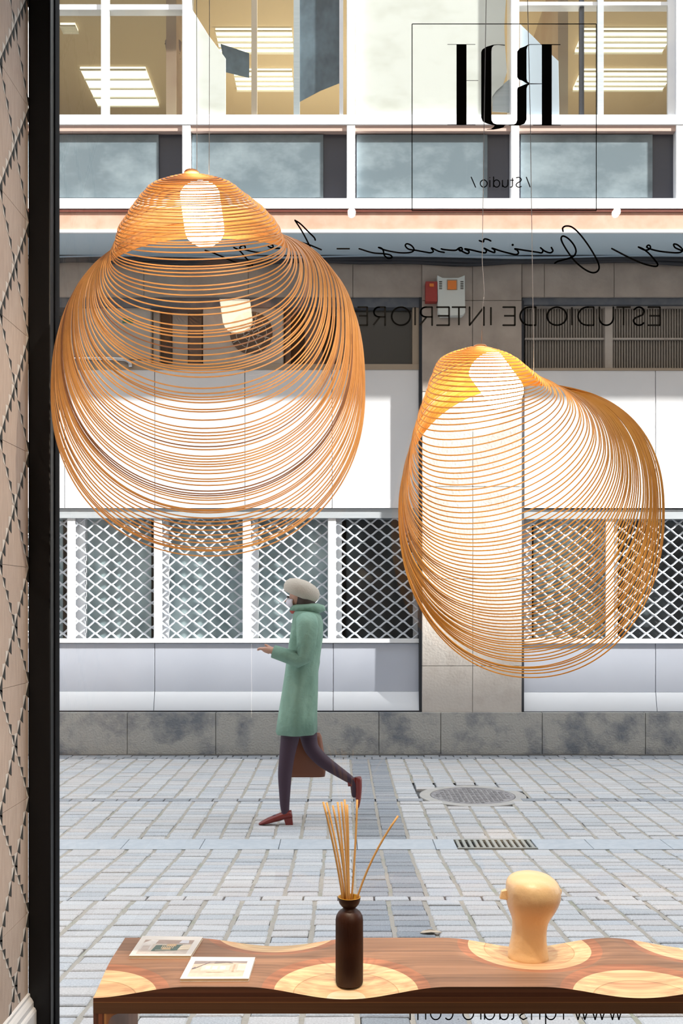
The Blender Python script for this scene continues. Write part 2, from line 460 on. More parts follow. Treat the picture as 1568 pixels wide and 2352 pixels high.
def edged(name):
    m = mat(name, (0.10, 0.04, 0.02), 0.5)
    nt = m.node_tree; b = nt.nodes['Principled BSDF']
    tc = nt.nodes.new('ShaderNodeTexCoord'); sp = nt.nodes.new('ShaderNodeSeparateXYZ'); nt.links.new(tc.outputs['Object'], sp.inputs[0])
    mr = nt.nodes.new('ShaderNodeMapRange'); mr.inputs['From Min'].default_value = -0.064; mr.inputs['From Max'].default_value = 0.0
    nt.links.new(sp.outputs['Z'], mr.inputs['Value'])
    cr = nt.nodes.new('ShaderNodeValToRGB'); cr.color_ramp.interpolation = 'CONSTANT'
    lay = [(0, (0.120, 0.055, 0.026)), (0.40, (0.26, 0.11, 0.040)), (0.43, (0.11, 0.040, 0.018)), (0.58, (0.15, 0.060, 0.025)), (0.62, (0.08, 0.026, 0.013)), (0.78, (0.12, 0.045, 0.022)), (0.9, (0.08, 0.035, 0.02))]
    e = cr.color_ramp.elements
    e[0].position = 0; e[0].color = (*lay[0][1], 1); e[1].position = lay[1][0]; e[1].color = (*lay[1][1], 1)
    for z, c in lay[2:]:
        x = e.new(z); x.color = (*c, 1)
    nt.links.new(mr.outputs[0], cr.inputs[0])
    mp = nt.nodes.new('ShaderNodeMapping'); mp.inputs['Scale'].default_value = (1.5, 60, 160)
    nz = nt.nodes.new('ShaderNodeTexNoise'); nz.inputs['Scale'].default_value = 1; nz.inputs['Detail'].default_value = 4
    nt.links.new(tc.outputs['Object'], mp.inputs[0]); nt.links.new(mp.outputs[0], nz.inputs['Vector'])
    mx = nt.nodes.new('ShaderNodeMixRGB'); mx.blend_type = 'OVERLAY'; mx.inputs[0].default_value = 0.4
    nt.links.new(cr.outputs[0], mx.inputs[1]); nt.links.new(nz.outputs['Fac'], mx.inputs[2]); nt.links.new(mx.outputs[0], b.inputs['Base Color'])
    return m
M['edge'] = edged('laminated_edge_wood')
M['striped'] = striped('laminated_leg_wood')

# ================================================================== the room
ZS = -0.215                                      # street level by the far building
def gz(Y):                                       # street: level on the far side, rising towards this side
    return ZS if Y >= 6.0 else ZS + 0.075 * (6.0 - Y)

def sbox(name, x0, x1, y0, y1, z0, z1, m, parent=None, bevel=0, label=None):
    o = MB().box(x0, x1, y0, y1, z0, z1).build(name, m, parent, bevel=bevel)
    if parent is None: structure(o, label)
    return o
sbox('floor', -0.9, 4.2, -4.0, 2.74, -0.06, 0.0, M['roomfloor'], label='dark wooden shop floor below the bench')
sbox('ceiling', -0.9, 4.2, -4.0, 2.74, 3.36, 3.46, M['roomceil'], label='shop ceiling above the window')
sbox('wall_right', 4.2, 4.3, -4.0, 2.9, 0.0, 3.46, M['plaster'], label='plain plaster side wall of the shop')
sbox('wall_back', -0.9, 4.2, -4.1, -4.0, 0.0, 3.46, M['plaster'], label='plain plaster wall at the back of the shop')
wl = sbox('wall_left', -1.02, -0.904, -4.0, 2.76, 0.0, 3.46, M['plaster'], label='wall covered in beige wallpaper with dark triangles, at the left edge')
PZ0, PER = 0.447, 0.3305
for k in range(-1, 9):                           # wallpaper sheets, butt seams
    z0 = PZ0 + k * PER
    if k == -1: z0 = PZ0 - PER
    MB().box(-0.904, -0.900, 1.4, 2.752, z0 + 0.0006, z0 + PER - 0.0006).build('wallpaper_sheet', M['wallpaper'], wl)
dk, lt = MB(), MB()
HW_ = 0.118
def tri(mb, a, b, c, off):
    mb.add([(-0.900 + off, p[0], p[1]) for p in (a, b, c)], [(0, 1, 2)])
    return
for ci in range(0, 6):
    Ya = 2.754 - HW_ * (ci + 1)
    Yb = 2.754 - HW_ * ci
    for k in range(-1, 10):
        zn = PZ0 + k * PER
        za = zn + PER / 2                         # node half a period up on the odd columns
        for (z0, z1) in (((za, zn) if ci % 2 == 0 else (zn, za - PER)), ((za - PER, zn) if ci % 2 == 0 else (zn - PER, za - PER))):
            n = 5
            for i in range(n):
                a = (Ya + (Yb - Ya) * i / n, z0 + (z1 - z0) * i / n)
                b = (Ya + (Yb - Ya) * (i + 1) / n, z0 + (z1 - z0) * (i + 1) / n)
                if min(a[1], b[1]) < 0.14: continue
                if z1 < z0:
                    tri(dk, a, b, (b[0], a[1] - 0.004), 0.0008)
                    tri(lt, a, b, (a[0] + 0.004, b[1] + 0.008), 0.0006)
                else:
                    tri(dk, a, b, (b[0], a[1] - 0.012), 0.0008)
                    tri(lt, a, b, (a[0], b[1] + 0.0), 0.0006)
o = dk.build('triangle_print', M['print_dark'], wl); o['kind'] = 'stuff'; o['label'] = 'charcoal sawtooth triangles printed on the wallpaper'
o = lt.build('triangle_print', M['print_pale'], wl); o['kind'] = 'stuff'; o['label'] = 'pale sawtooth triangles printed on the wallpaper'

bb = thing('baseboard_left', (-0.9, 2.0, 0), 'white moulded baseboard along the wallpapered wall', None, kind='structure')
prof = [(-0.900, 0.0), (-0.876, 0.0), (-0.876, 0.165), (-0.879, 0.172), (-0.884, 0.176), (-0.884, 0.190), (-0.889, 0.199), (-0.894, 0.205), (-0.894, 0.213), (-0.900, 0.217)]
mb = MB(); mb.add([(x, y, z) for y in (-3.9, 2.752) for x, z in prof], [tuple(range(len(prof))), tuple(range(2 * len(prof) - 1, len(prof) - 1, -1))] + [(i, (i + 1) % len(prof), (i + 1) % len(prof) + len(prof), i + len(prof)) for i in range(len(prof))])
mb.build('board', M['white_paint'], bb)

# shop window: black frame, pane, lettering
YG = 2.80
win = thing('window_1', (1.0, YG, 0.0), 'large shop window with black frame and mirrored lettering', None, kind='structure')
MB().box(-0.900, -0.8355, 2.752, 2.802, 0.0, 3.44).build('window_frame', M['black'], win, bevel=0.004)
MB().box(-0.8355, -0.832, 2.786, 2.83, 0.02, 3.42).build('glazing_bead', M['bead'], win, bevel=0.002)
MB().box(4.12, 4.2, 2.752, 2.86, 0.0, 3.44).build('window_frame', M['black'], win, bevel=0.004)
MB().box(-0.8355, 4.12, 2.752, 2.86, 3.34, 3.44).build('window_frame', M['black'], win, bevel=0.004)
MB().box(-0.8355, 4.12, 2.752, 2.86, -0.02, 0.045).build('window_frame', M['black'], win, bevel=0.004)
MB().box(-0.8325, 4.12, YG, YG + 0.010, 0.04, 3.35).build('glass_pane', M['glass'], win)
YL = YG - 0.0012
def pt(px, py): return P(px, py, YL)

def ribbon(mb, pts, w, smooth=False, taper=None):
    """flat vinyl stroke on the pane; pts and width in picture pixels at the pane"""
    pts = [np.array(p, float) for p in pts]
    if smooth and len(pts) > 2:
        q = []
        ext = [2 * pts[0] - pts[1]] + pts + [2 * pts[-1] - pts[-2]]
        for i in range(1, len(ext) - 2):
            p0, p1, p2, p3 = ext[i - 1:i + 3]
            for s in range(6):
                t = s / 6
                q.append(0.5 * ((2 * p1) + (-p0 + p2) * t + (2 * p0 - 5 * p1 + 4 * p2 - p3) * t * t + (-p0 + 3 * p1 - 3 * p2 + p3) * t ** 3))
        q.append(pts[-1]); pts = q
    h = w / 2
    n = len(pts)
    for i in range(n - 1):
        d = pts[i + 1] - pts[i]; L = np.hypot(*d)
        if L < 1e-6: continue
        nn = np.array([-d[1], d[0]]) / L * h
        vs = [pts[i] + nn, pts[i + 1] + nn, pts[i + 1] - nn, pts[i] - nn]
        mb.add([pt(*v) for v in vs], [(0, 1, 2, 3)])
    for p in pts if smooth or n > 3 else [pts[0], pts[-1]] + pts[1:-1]:
        if smooth or n > 2:
            mb.add([pt(p[0] + h * math.cos(a * math.pi / 3), p[1] + h * math.sin(a * math.pi / 3)) for a in range(6)], [tuple(range(6))])

def film(name, mb, label):
    o = mb.build(name, M['vinyl'], win)
    o['label'] = label
    return o
# frame line round the monogram
mb = MB()
for a, b in (((946, 55), (1369, 55)), ((1369, 55), (1369, 484)), ((1369, 484), (946, 484)), ((946, 484), (946, 55))):
    ribbon(mb, [a, b], 2.0)
film('border_line', mb, 'thin black square outline around the monogram')
def cr_(x, y): return (1000 + x * 0.2041, 80 + y * 0.2041)
def poly(mb, pts):
    vs = [pt(*cr_(*p)) for p in pts]
    tris = tessellate_polygon([[Vector((p[0], p[1], 0)) for p in pts]])
    mb.add(vs, [tuple(t) for t in tris])
mb = MB()
poly(mb, [(235, 108), (348, 108), (348, 1012), (235, 1012)])
poly(mb, [(133, 105), (448, 105), (448, 111), (133, 111)])
poly(mb, [(133, 1010), (448, 1010), (448, 1016), (133, 1016)])
poly(mb, [(348, 512), (480, 512), (480, 518), (348, 518)])
film('letter_h', mb, 'mirrored capital H of the monogram')
mb = MB()
poly(mb, [(782, 112), (700, 106), (645, 112), (575, 133), (525, 165), (513, 195), (513, 930), (530, 975), (580, 1000), (650, 1018), (785, 1020), (785, 1013), (690, 1010), (650, 995), (630, 965), (628, 930), (628, 180), (634, 145), (655, 120), (700, 112), (778, 122)])
poly(mb, [(650, 1014), (780, 1016), (765, 1040), (720, 1055), (650, 1067), (575, 1067), (575, 1062), (625, 1057), (655, 1035), (664, 1020)])
film('letter_q', mb, 'mirrored capital Q of the monogram')
mb = MB()
poly(mb, [(1195, 106), (1307, 106), (1307, 1016), (1195, 1016)])
poly(mb, [(1190, 105), (1405, 105), (1405, 115), (1190, 115)])
poly(mb, [(1095, 1014), (1407, 1014), (1407, 1021), (1095, 1021)])
poly(mb, [(1196, 105), (1060, 105), (1035, 112), (1000, 132), (945, 152), (918, 188), (918, 475), (935, 503), (975, 516), (1020, 545), (1060, 556), (1196, 554), (1196, 547), (1060, 545), (1032, 525), (1023, 495), (1023, 165), (1034, 130), (1062, 112), (1196, 111)])
poly(mb, [(1050, 546), (1020, 552), (960, 578), (925, 592), (918, 615), (918, 960), (905, 995), (880, 1010), (820, 1014), (820, 1020), (950, 1020), (1000, 1000), (1023, 955), (1023, 605), (1035, 572), (1060, 556)])
film('letter_r', mb, 'mirrored capital R of the monogram')

def arc(cx, cy, rx, ry, a0, a1, n=14):
    return [(cx + rx * math.cos(math.radians(a0 + (a1 - a0) * i / n)), cy + ry * math.sin(math.radians(a0 + (a1 - a0) * i / n))) for i in range(n + 1)]
# glyphs in a unit box, x to the reader's right (0..1), y down (0 top of capital, 1 baseline)
def glyph(c):
    if c == 'E': return [[(1, 0), (0, 0), (0, 1), (1, 1)], [(0, .48), (.92, .48)]]
    if c == 'T': return [[(0, 0), (1, 0)], [(.5, 0), (.5, 1)]]
    if c == 'I': return [[(.5, 0), (.5, 1)]]
    if c == 'U': return [[(0, 0), (0, .6)] + arc(.5, .6, .5, .4, 180, 0) + [(1, .6), (1, 0)]]
    if c == 'D': return [[(.35, 0), (0, 0), (0, 1), (.35, 1)] + arc(.4, .5, .6, .5, 90, -90) + [(.35, 0)]]
    if c == 'O': return [arc(.5, .5, .5, .5, 0, 360, 28)]
    if c == 'N': return [[(0, 1), (0, 0), (1, 1), (1, 0)]]
    if c == 'R': return [[(0, 1), (0, 0), (.5, 0)] + arc(.5, .27, .45, .27, -90, 90) + [(0, .54)], [(.45, .54), (1, 1)]]
    if c == 'S': return [[(.95, .14)] + arc(.52, .25, .42, .25, -40, -180, 10) + [(.2, .42), (.5, .5), (.85, .6)] + arc(.52, .74, .46, .26, -10, 150, 12)]
    return []
mb = MB()
spec = [('E', 1515, 1488), ('S', 1481, 1454), ('T', 1448, 1415), ('U', 1408, 1376), ('D', 1363, 1327), ('I', 1317, 1309), ('O', 1301, 1256),
        ('D', 1230, 1194), ('E', 1182, 1155), ('I', 1131, 1123), ('N', 1111, 1078), ('T', 1070, 1037), ('E', 1031, 1003), ('R', 992, 964),
        ('I', 957, 949), ('O', 942, 899), ('R', 884, 857), ('E', 843, 822), ('S', 814, 793)]
for c, xr, xl in spec:
    for st in glyph(c):
        ribbon(mb, [(xr - u * (xr - xl), 705.5 + v * 41.5) for u, v in st], 4.0)
film('lettering', mb, 'mirrored thin black capitals reading ESTUDIO DE INTERIORES')

def cs(x, y): return (1060 + x * 0.1148, 390 + y * 0.1148)
mb = MB()
for st in ([(187, 140), (280, 355)], arc(440, 275, 68, 72, 0, 360, 24), [(563, 205), (563, 348)], [(563, 150), (563, 162)],
           [(638, 135), (638, 348)], arc(698, 275, 62, 72, 0, 360, 24),
           [(815, 203), (815, 345)], [(815, 300)] + arc(868, 285, 55, 62, 130, 0, 10)[0:] + [(923, 203)],
           [(1015, 168), (1015, 320), (1000, 345), (970, 345)], [(968, 210), (1042, 210)],
           [(1092, 158), (1140, 150), (1180, 168), (1193, 200), (1178, 230), (1110, 265), (1085, 300), (1100, 335), (1140, 350), (1193, 335)],
           [(1290, 142), (1370, 350)]):
    ribbon(mb, [cs(*p) for p in st], 2.4)
film('lettering', mb, 'small mirrored word Studio between two slashes')

def ca(x, y): return (480 + x * 0.3444, 480 + y * 0.3444)
def cb(x, y): return (1020 + x * 0.3495, 480 + y * 0.3495)
mb = MB()
for st in ([(413, 80), (440, 120), (500, 195), (560, 208), (660, 236), (748, 272)], [(572, 75), (620, 150), (665, 235), (700, 310), (765, 395)],
           [(572, 75), (610, 100), (660, 150), (700, 190), (708, 208)], [(850, 265), (938, 265)],
           [(1000, 265), (1090, 292), (1160, 298), (1205, 306), (1219, 322), (1195, 330), (1168, 308), (1162, 280), (1150, 262), (1130, 257), (1180, 276), (1270, 292), (1340, 290), (1366, 272), (1350, 245), (1320, 232), (1308, 245), (1330, 268), (1380, 276), (1440, 287), (1475, 292), (1495, 282), (1482, 260), (1530, 282), (1568, 290)],
           [(20, 290), (80, 315), (160, 350), (230, 370), (290, 385), (275, 360), (240, 320), (205, 280), (165, 257), (200, 272), (235, 270), (240, 250), (222, 244), (205, 262), (250, 275), (330, 290), (380, 280), (420, 262), (425, 243), (400, 238), (395, 250), (430, 262), (470, 262)],
           [(-30, 275), (20, 290)]):
    ribbon(mb, [ca(*p) for p in st], 3.6, smooth=len(st) > 2)
for st in ([(-20, 262), (0, 267), (70, 272), (95, 258), (112, 254), (118, 268), (105, 276), (95, 264), (130, 285), (155, 293), (162, 278), (135, 262), (180, 270), (240, 284), (270, 288), (276, 272), (262, 258), (300, 277), (330, 286), (328, 268), (315, 258), (370, 276), (430, 292), (470, 300), (487, 290), (480, 272), (465, 262), (530, 272), (610, 284), (640, 288), (647, 270), (632, 255), (660, 277), (695, 288), (713, 275), (703, 253)],
           [(230, 208), (256, 216), (262, 198), (285, 200), (305, 210)], [(447, 235), (451, 237)],
           [(780, 148), (778, 125), (800, 112), (840, 120), (890, 165), (950, 245), (1000, 330), (1017, 380), (1005, 410), (970, 418), (920, 395), (860, 345), (810, 280), (775, 220), (768, 190), (782, 178), (815, 195), (850, 235), (865, 275), (855, 305), (830, 320), (780, 335), (745, 345), (725, 357)],
           [(1100, 260), (1200, 312), (1300, 357), (1380, 377), (1402, 368), (1390, 345), (1350, 298), (1310, 265), (1275, 250), (1318, 270), (1350, 262), (1353, 245), (1340, 238), (1331, 252), (1370, 268), (1430, 280), (1520, 288), (1557, 282), (1562, 262), (1530, 235), (1507, 232), (1518, 255), (1568, 275), (1640, 290)]):
    ribbon(mb, [cb(*p) for p in st], 3.9, smooth=True)
mb.add([pt(*cb(449 + 8 * math.cos(a * math.pi / 4), 236 + 8 * math.sin(a * math.pi / 4))) for a in range(8)], [tuple(range(8))])
film('lettering', mb, 'mirrored black handwriting line across the window')

# web address low on the pane; glyph boxes measured on the picture, x-height 2305..2343
mb = MB()
def cu(x): return 920 + x * 0.3367
B_, T_ = 2342.0, 2313.5
def lower(c, xr, xl):
    w = xr - xl; mid = (xr + xl) / 2; cy = (B_ + T_) / 2; ry = (B_ - T_) / 2
    if c == 'w': return [[(xr, T_), (xr - w * .27, B_), (mid, T_), (xl + w * .27, B_), (xl, T_)]]
    if c == '.': return [[(mid, B_ - 1.4), (mid, B_ - .4)]]
    if c == 'r': return [[(xr, T_), (xr, B_)], [(xr, T_ + 8), (mid, T_ + 1), (xl, T_ + 1)]]
    if c == 'o': return [arc(mid, cy, w / 2, ry, 0, 360, 24)]
    if c == 'q': return [arc(mid, cy, w / 2, ry, 0, 360, 24), [(xl, T_), (xl, B_ + 13)]]
    if c == 'h': return [[(xr, T_ - 18), (xr, B_)], [(xr, T_ + 12)] + arc(mid, T_ + 12, w / 2, 12, 0, -180, 10) + [(xl, B_)]]
    if c == 's': return [[(xl + 1, T_ + 3), (mid, T_), (xr - 1, T_ + 5), (xr - 1, cy - 3), (mid, cy), (xl + 1, cy + 4), (xl, B_ - 5), (mid, B_), (xr, B_ - 4)]]
    if c == 't': return [[(mid, T_ - 9), (mid, B_ - 4), (mid - 4, B_)], [(mid + 5, T_), (mid - 6, T_)]]
    if c == 'u': return [[(xl, T_), (xl, B_)], [(xr, T_), (xr, B_ - 11)] + arc(mid, B_ - 11, w / 2, 11, 0, 180, 10)]
    if c == 'd': return [arc(mid, cy, w / 2, ry, 0, 360, 24), [(xl, T_ - 18), (xl, B_)]]
    if c == 'i': return [[(mid, T_), (mid, B_)], [(mid, T_ - 9), (mid, T_ - 8)]]
    if c == 'c': return [arc(mid, cy, w / 2, ry, -45 + 0, -45 - 360 + 90 + 180 - 0, 2)[:0] + arc(mid, cy, w / 2, ry, -130, 130, 18)]
    if c == 'm': return [[(xr, T_), (xr, B_)], [(xr, T_ + 9)] + arc(xr - w / 4, T_ + 9, w / 4, 9, 0, -180, 8) + [(mid, B_)], [(mid, T_ + 9)] + arc(mid - w / 4, T_ + 9, w / 4, 9, 0, -180, 8) + [(xl, B_)]]
for c, a, b in (('w', 1513, 1418), ('w', 1400, 1298), ('w', 1282, 1182), ('.', 1152, 1142), ('r', 1110, 1082), ('q', 1058, 988), ('h', 948, 892),
                ('s', 860, 812), ('t', 782, 756), ('u', 733, 676), ('d', 640, 572), ('i', 551, 541), ('o', 497, 424), ('.', 397, 387), ('c', 356, 296),
                ('o', 274, 203), ('m', 170, 64)):
    for st in lower(c, cu(a), cu(b)):
        ribbon(mb, st, 3.0)
film('lettering', mb, 'mirrored black web address just under the bench top')

# ================================================================== bench
ZT = 0.4135
BX0, BX1, BY0, BY1 = -0.596, 1.86, 2.300, 2.640
bowls = [(-0.61, 2.25, 0.25), (-0.181, 2.72, 0.25), (0.011, 2.302, 0.25), (0.506, 2.588, 0.236), (0.721, 2.25, 0.25), (0.975, 2.64, 0.25), (1.40, 2.27, 0.25), (1.65, 2.66, 0.25)]
def carve(x, y):
    d = 0
    for bx, by, R in bowls:
        r = math.hypot((x - bx), (y - by))
        if r < R:
            d = max(d, 0.030 * 0.5 * (1 + math.cos(math.pi * r / R)))
    return d
bench = thing('bench', ((BX0 + BX1) / 2, 2.47, 0), 'low wooden bench with rippled top of inlaid pale circles, in front of the window', 'bench')
NX, NY = 420, 60
g = []
for j in range(NY + 1):
    y = BY0 + (BY1 - BY0) * j / NY
    g.append([(BX0 + (BX1 - BX0) * i / NX, y, -carve(BX0 + (BX1 - BX0) * i / NX, y)) for i in range(NX + 1)])
mb = MB().grid(g)
ZB = -0.0645
for row, rev in ((g[0], 0), (g[-1], 1)):
    mb.grid([[(p[0], p[1], ZB) for p in row], row])
colL = [r[0] for r in g]; colR = [r[-1] for r in g]
for c in (colL, colR):
    mb.grid([[(p[0], p[1], ZB) for p in c], c])
mb.add([(BX0, BY0, ZB), (BX1, BY0, ZB), (BX1, BY1, ZB), (BX0, BY1, ZB)], [(0, 1, 2, 3)])
top = mb.build('bench_top', [M['laminate'], M['edge']], bench, loc=(0, 0, ZT))
for poly_ in top.data.polygons:
    poly_.use_smooth = abs(poly_.normal.z) > 0.5 and poly_.center.z > ZB + 0.001
    if abs(poly_.normal.z) < 0.4: poly_.material_index = 1
def leg(x0, x1, inner):
    # end panel; fillet towards the middle
    z1 = ZT + ZB
    s = 1 if inner > 0 else -1
    xi = x1 if s > 0 else x0
    xo = x0 if s > 0 else x1
    pts = [(xo, 0.0), (xi, 0.0), (xi, z1 - 0.028)] + [(xi + s * 0.028 * (1 - math.cos(math.radians(a))), z1 - 0.028 + 0.028 * math.sin(math.radians(a))) for a in (20, 40, 60, 80, 90)] + [(xo, z1)]
    pts = [(p[0] - x0, p[1]) for p in pts]
    return MB().prism(pts, 'y', BY0 + 0.0005, BY1 - 0.0005).build('leg', M['striped'], bench, loc=(x0, 0, 0))
leg(BX0 + 0.0002, BX0 + 0.0352, 1)
leg(BX1 - 0.0352, BX1 - 0.0002, -1)

# ---- magazines
def booklet(corners_px, label, art):
    # corners on the picture: back-left, back-right, front-right, front-left ; laid on the bench top
    def on(px, py, z):
        Y = (CZ - z) * F / (py - HY); return Vector(((px - CX) * Y / F, Y, z))
    zt = ZT + 0.0075
    bl, br, fr, fl = [on(px, py, zt) for px, py in corners_px]
    c = (bl + br + fr + fl) / 4
    t = thing('booklet', (c.x, c.y, ZT), label, 'booklet', 'booklets on the bench')
    def q(u, v, z):       # u to right, v towards back
        a = fl.lerp(fr, u); b = bl.lerp(br, u); p = a.lerp(b, v); return (p.x, p.y, z)
    def slab(name, z0, z1, m, e=0.0):
        mb = MB(); n = 10
        lo, hi = [], []
        cs_ = [(e, e), (1 - e, e), (1 - e, 1 - e), (e, 1 - e)]
        mb.add([q(u, v, z0) for u, v in cs_] + [q(u, v, z1) for u, v in cs_], [(0, 3, 2, 1), (4, 5, 6, 7), (0, 1, 5, 4), (1, 2, 6, 5), (2, 3, 7, 6), (3, 0, 4, 7)])
        return mb.build(name, m, t)
    slab('cover', ZT + 0.0003, ZT + 0.0012, M['paper'])
    slab('page_block', ZT + 0.0012, zt - 0.0011, M['paperedge'], 0.006)
    cov = slab('cover', zt - 0.0011, zt - 0.0001, M['paper'])
    mats = []; mb = MB(); zz = zt
    for (pts, colr) in art:
        m = mat('printed_ink', colr, 0.5, noise=(60.0, tuple(min(1, c * 1.2) for c in colr), 4, 0.4, 0.7)); mats.append(m)
        mb.add([q(u, v, zz) for u, v in pts], [tuple(range(len(pts)))], len(mats) - 1)
        zz += 0.00006
    o = mb.build('cover_picture', mats, cov); o['label'] = 'printed interior photograph on the cover'
    return t
def R_(u0, v0, u1, v1): return [(u0, v0), (u1, v0), (u1, v1), (u0, v1)]
FR = (0.08, 0.12, 0.90, 0.80)
booklet([(327, 2149.5), (466, 2151.5), (438, 2195), (296, 2195)], 'white booklet with green and cream cover picture, the one nearer the window',
        [(R_(.09, .09, .90, .80), (0.60, 0.55, 0.50)), (R_(.09, .09, .90, .2), (0.66, 0.60, 0.55)), (R_(.10, .60, .90, .80), (0.42, 0.33, 0.29)),
         (R_(.09, .30, .27, .62), (0.70, 0.68, 0.67)), ([(.09, .62), (.30, .58), (.32, .78), (.2, .80)], (0.73, 0.72, 0.71)), (R_(.12, .22, .24, .50), (0.56, 0.50, 0.47)),
         ([(.30, .22), (.72, .26), (.76, .56), (.33, .52)], (0.10, 0.16, 0.14)), ([(.36, .24), (.60, .24), (.62, .30), (.36, .30)], (0.28, 0.30, 0.26)),
         (R_(.46, .30, .60, .40), (0.62, 0.46, 0.28)), (R_(.50, .46, .66, .58), (0.60, 0.42, 0.24)), ([(.72, .28), (.90, .30), (.90, .56), (.74, .50)], (0.76, 0.68, 0.55)),
         ([(.68, .62), (.84, .62), (.82, .78), (.70, .78)], (0.66, 0.68, 0.75))] +
        [(R_(.44 + .03 * k, .34 + .02 * (k % 2), .452 + .03 * k, .54), (0.75, 0.60, 0.42)) for k in range(7)])
booklet([(440, 2197.5), (586, 2198.5), (571, 2247.5), (413, 2248)], 'white booklet with beige room interior on its cover, the one nearer the front edge',
        [(R_(.09, .09, .90, .80), (0.62, 0.52, 0.43)), (R_(.09, .09, .90, .24), (0.68, 0.58, 0.48)), ([(.09, .80), (.90, .80), (.90, .70), (.6, .74), (.3, .68), (.09, .66)], (0.30, 0.26, 0.26)),
         (R_(.24, .36, .66, .60), (0.72, 0.64, 0.55)), (R_(.30, .42, .37, .56), (0.80, 0.76, 0.70)), (R_(.40, .40, .48, .56), (0.82, 0.78, 0.72)), (R_(.52, .40, .60, .56), (0.81, 0.77, 0.70)),
         (R_(.71, .30, .74, .64), (0.50, 0.38, 0.28)), (R_(.78, .34, .90, .66), (0.72, 0.64, 0.55)), ([(.12, .44), (.14, .44), (.34, .74), (.32, .74)], (0.16, 0.13, 0.15)),
         ([(.10, .40), (.16, .46), (.14, .52), (.10, .46)], (0.18, 0.15, 0.17)), ([(.40, .68), (.60, .72), (.70, .69), (.62, .78), (.42, .78)], (0.22, 0.19, 0.20)), (R_(.34, .28, .60, .34), (0.66, 0.54, 0.43))])

# ---- reed diffuser
def zon(Y, x): return ZT - carve(x, Y)
DY = 2.378; DX = PX(802, DY); s_ = DY / F
zb = zon(DY, DX)
dif = thing('reed_diffuser', (DX, DY, zb), 'ribbed dark amber glass diffuser bottle standing on the bench', 'diffuser')
H = 213 * s_
def yy(py): return (2268 - py) * s_ * 0.943
pr = [(26, 2268), (29.5, 2266.5), (31, 2262), (31.3, 2230), (31.3, 2150), (31.3, 2112), (30, 2103), (26, 2094), (20, 2088), (16, 2085.5), (14.5, 2083), (15, 2081), (19, 2077), (23, 2071), (25.3, 2063), (26, 2056)]
seg = 180
g = []
for i, (r, py) in enumerate(pr):
    row = []
    ribbed = 2 <= i <= 6
    for k in range(seg):
        rr = r * s_ * (1 + (0.012 * math.cos(k * 2 * math.pi * 60 / seg) if ribbed else 0))
        row.append((DX + rr * math.cos(2 * math.pi * k / seg), DY + rr * math.sin(2 * math.pi * k / seg), zb + yy(py)))
    g.append(row)
mb = MB().grid(g, closed_v=True)
mb.f.append(tuple(range(seg))[::-1]); mb.mi.append(0)
body = mb.build('bottle', M['bottle'], dif, smooth=True)
mb = MB()
prl = [(26, 2056), (24.0, 2055.5), (23.3, 2058), (21, 2066), (15, 2074), (9, 2078), (0.1, 2078)]
g = [[(DX + r * s_ * math.cos(2 * math.pi * k / 48), DY + r * s_ * math.sin(2 * math.pi * k / 48), zb + yy(py)) for k in range(48)] for r, py in prl]
mb.grid(g, closed_v=True).build('inner_cup', M['amber_in'], body, smooth=True)
tips = [(742, 1842, 789, -.012), (750, 1843, 793, .008), (764, 1850, 797, -.01), (775, 1842, 796, .012), (784, 1842, 800, -.006), (791, 1836, 802, .01), (797, 1848, 799, 0.0), (820, 1837, 806, .004), (914, 1874, 815, -.004)]
for k, (tx, ty, bx, dy) in enumerate(tips):
    z1 = PZ(ty, DY + dy * 3)
    x1 = PX(tx, DY + dy * 3)
    p0 = Vector((PX(bx, DY), DY + dy * 0.6, zb + yy(2076)))
    p1 = Vector((x1, DY + dy * 3, z1))
    bend = -0.012 if tx == 914 else (0.004 if tx < 770 else 0.002)
    pts = []
    for i in range(9):
        t = i / 8
        p = p0.lerp(p1, t) + Vector((bend * -4 * t * (1 - t) * (1 if tx == 914 else -1), 0, 0))
        if tx == 914: p = p0.lerp(p1, t) + Vector((-0.010 * 4 * t * (1 - t), 0, 0.004 * 4 * t * (1 - t)))
        pts.append(p)
    MB().tube(pts, 0.0026, 8).build('reed', M['reed'], dif, smooth=True)

# ---- carved head
HYD = 2.56; s2 = HYD / F
hx = PX(1214, HYD)
hz = zon(HYD, hx) - 0.0006
hd = thing('sculpture', (hx, HYD, hz), 'cream carved head sculpture with a small pointed nose, on the bench right of the diffuser', 'sculpture')
sec = [(2209, -44, 42), (2206, -48, 45), (2198, -48.5, 45.5), (2185, -46, 43), (2160, -41.5, 40), (2140, -38.5, 40.5), (2125, -37.5, 42), (2112, -38, 46), (2100, -41, 53), (2088, -45, 60), (2075, -49.5, 66.5), (2062, -52, 71), (2049, -53, 73.5),
       (2036, -53.5, 72.5), (2024, -52.5, 68.5), (2014, -50, 62), (2006, -43, 52), (2001, -33, 42), (1998, -18, 28), (1996.8, -4, 12)]
g = []
fr_ = random.Random(3)
n = 30
offs = [[fr_.uniform(-1, 1) for k in range(n)] for _ in sec]
for i, (py, l, r) in enumerate(sec):
    c = (l + r) / 2; w = (r - l) / 2
    row = []
    skull = 1.0 + 0.12 * max(0, min(1, (2110 - py) / 60.0))
    for k in range(n):
        a = 2 * math.pi * k / n
        f = 1 + 0.02 * offs[i][k] * (1 if 0 < i < len(sec) - 1 else 0)
        row.append((hx + (c + w * math.cos(a) * f) * s2, HYD + w * skull * math.sin(a) * f * s2, hz + (2209 - py) * s2 * 0.93))
    g.append(row)
mb = MB().grid(g, closed_v=True)
mb.f.append(tuple(range(n))[::-1]); mb.mi.append(0)
L_ = len(mb.v); mb.f.append(tuple(range(L_ - n, L_))); mb.mi.append(0)
ho = mb.build('carved_head', M['head'], hd, smooth=True)
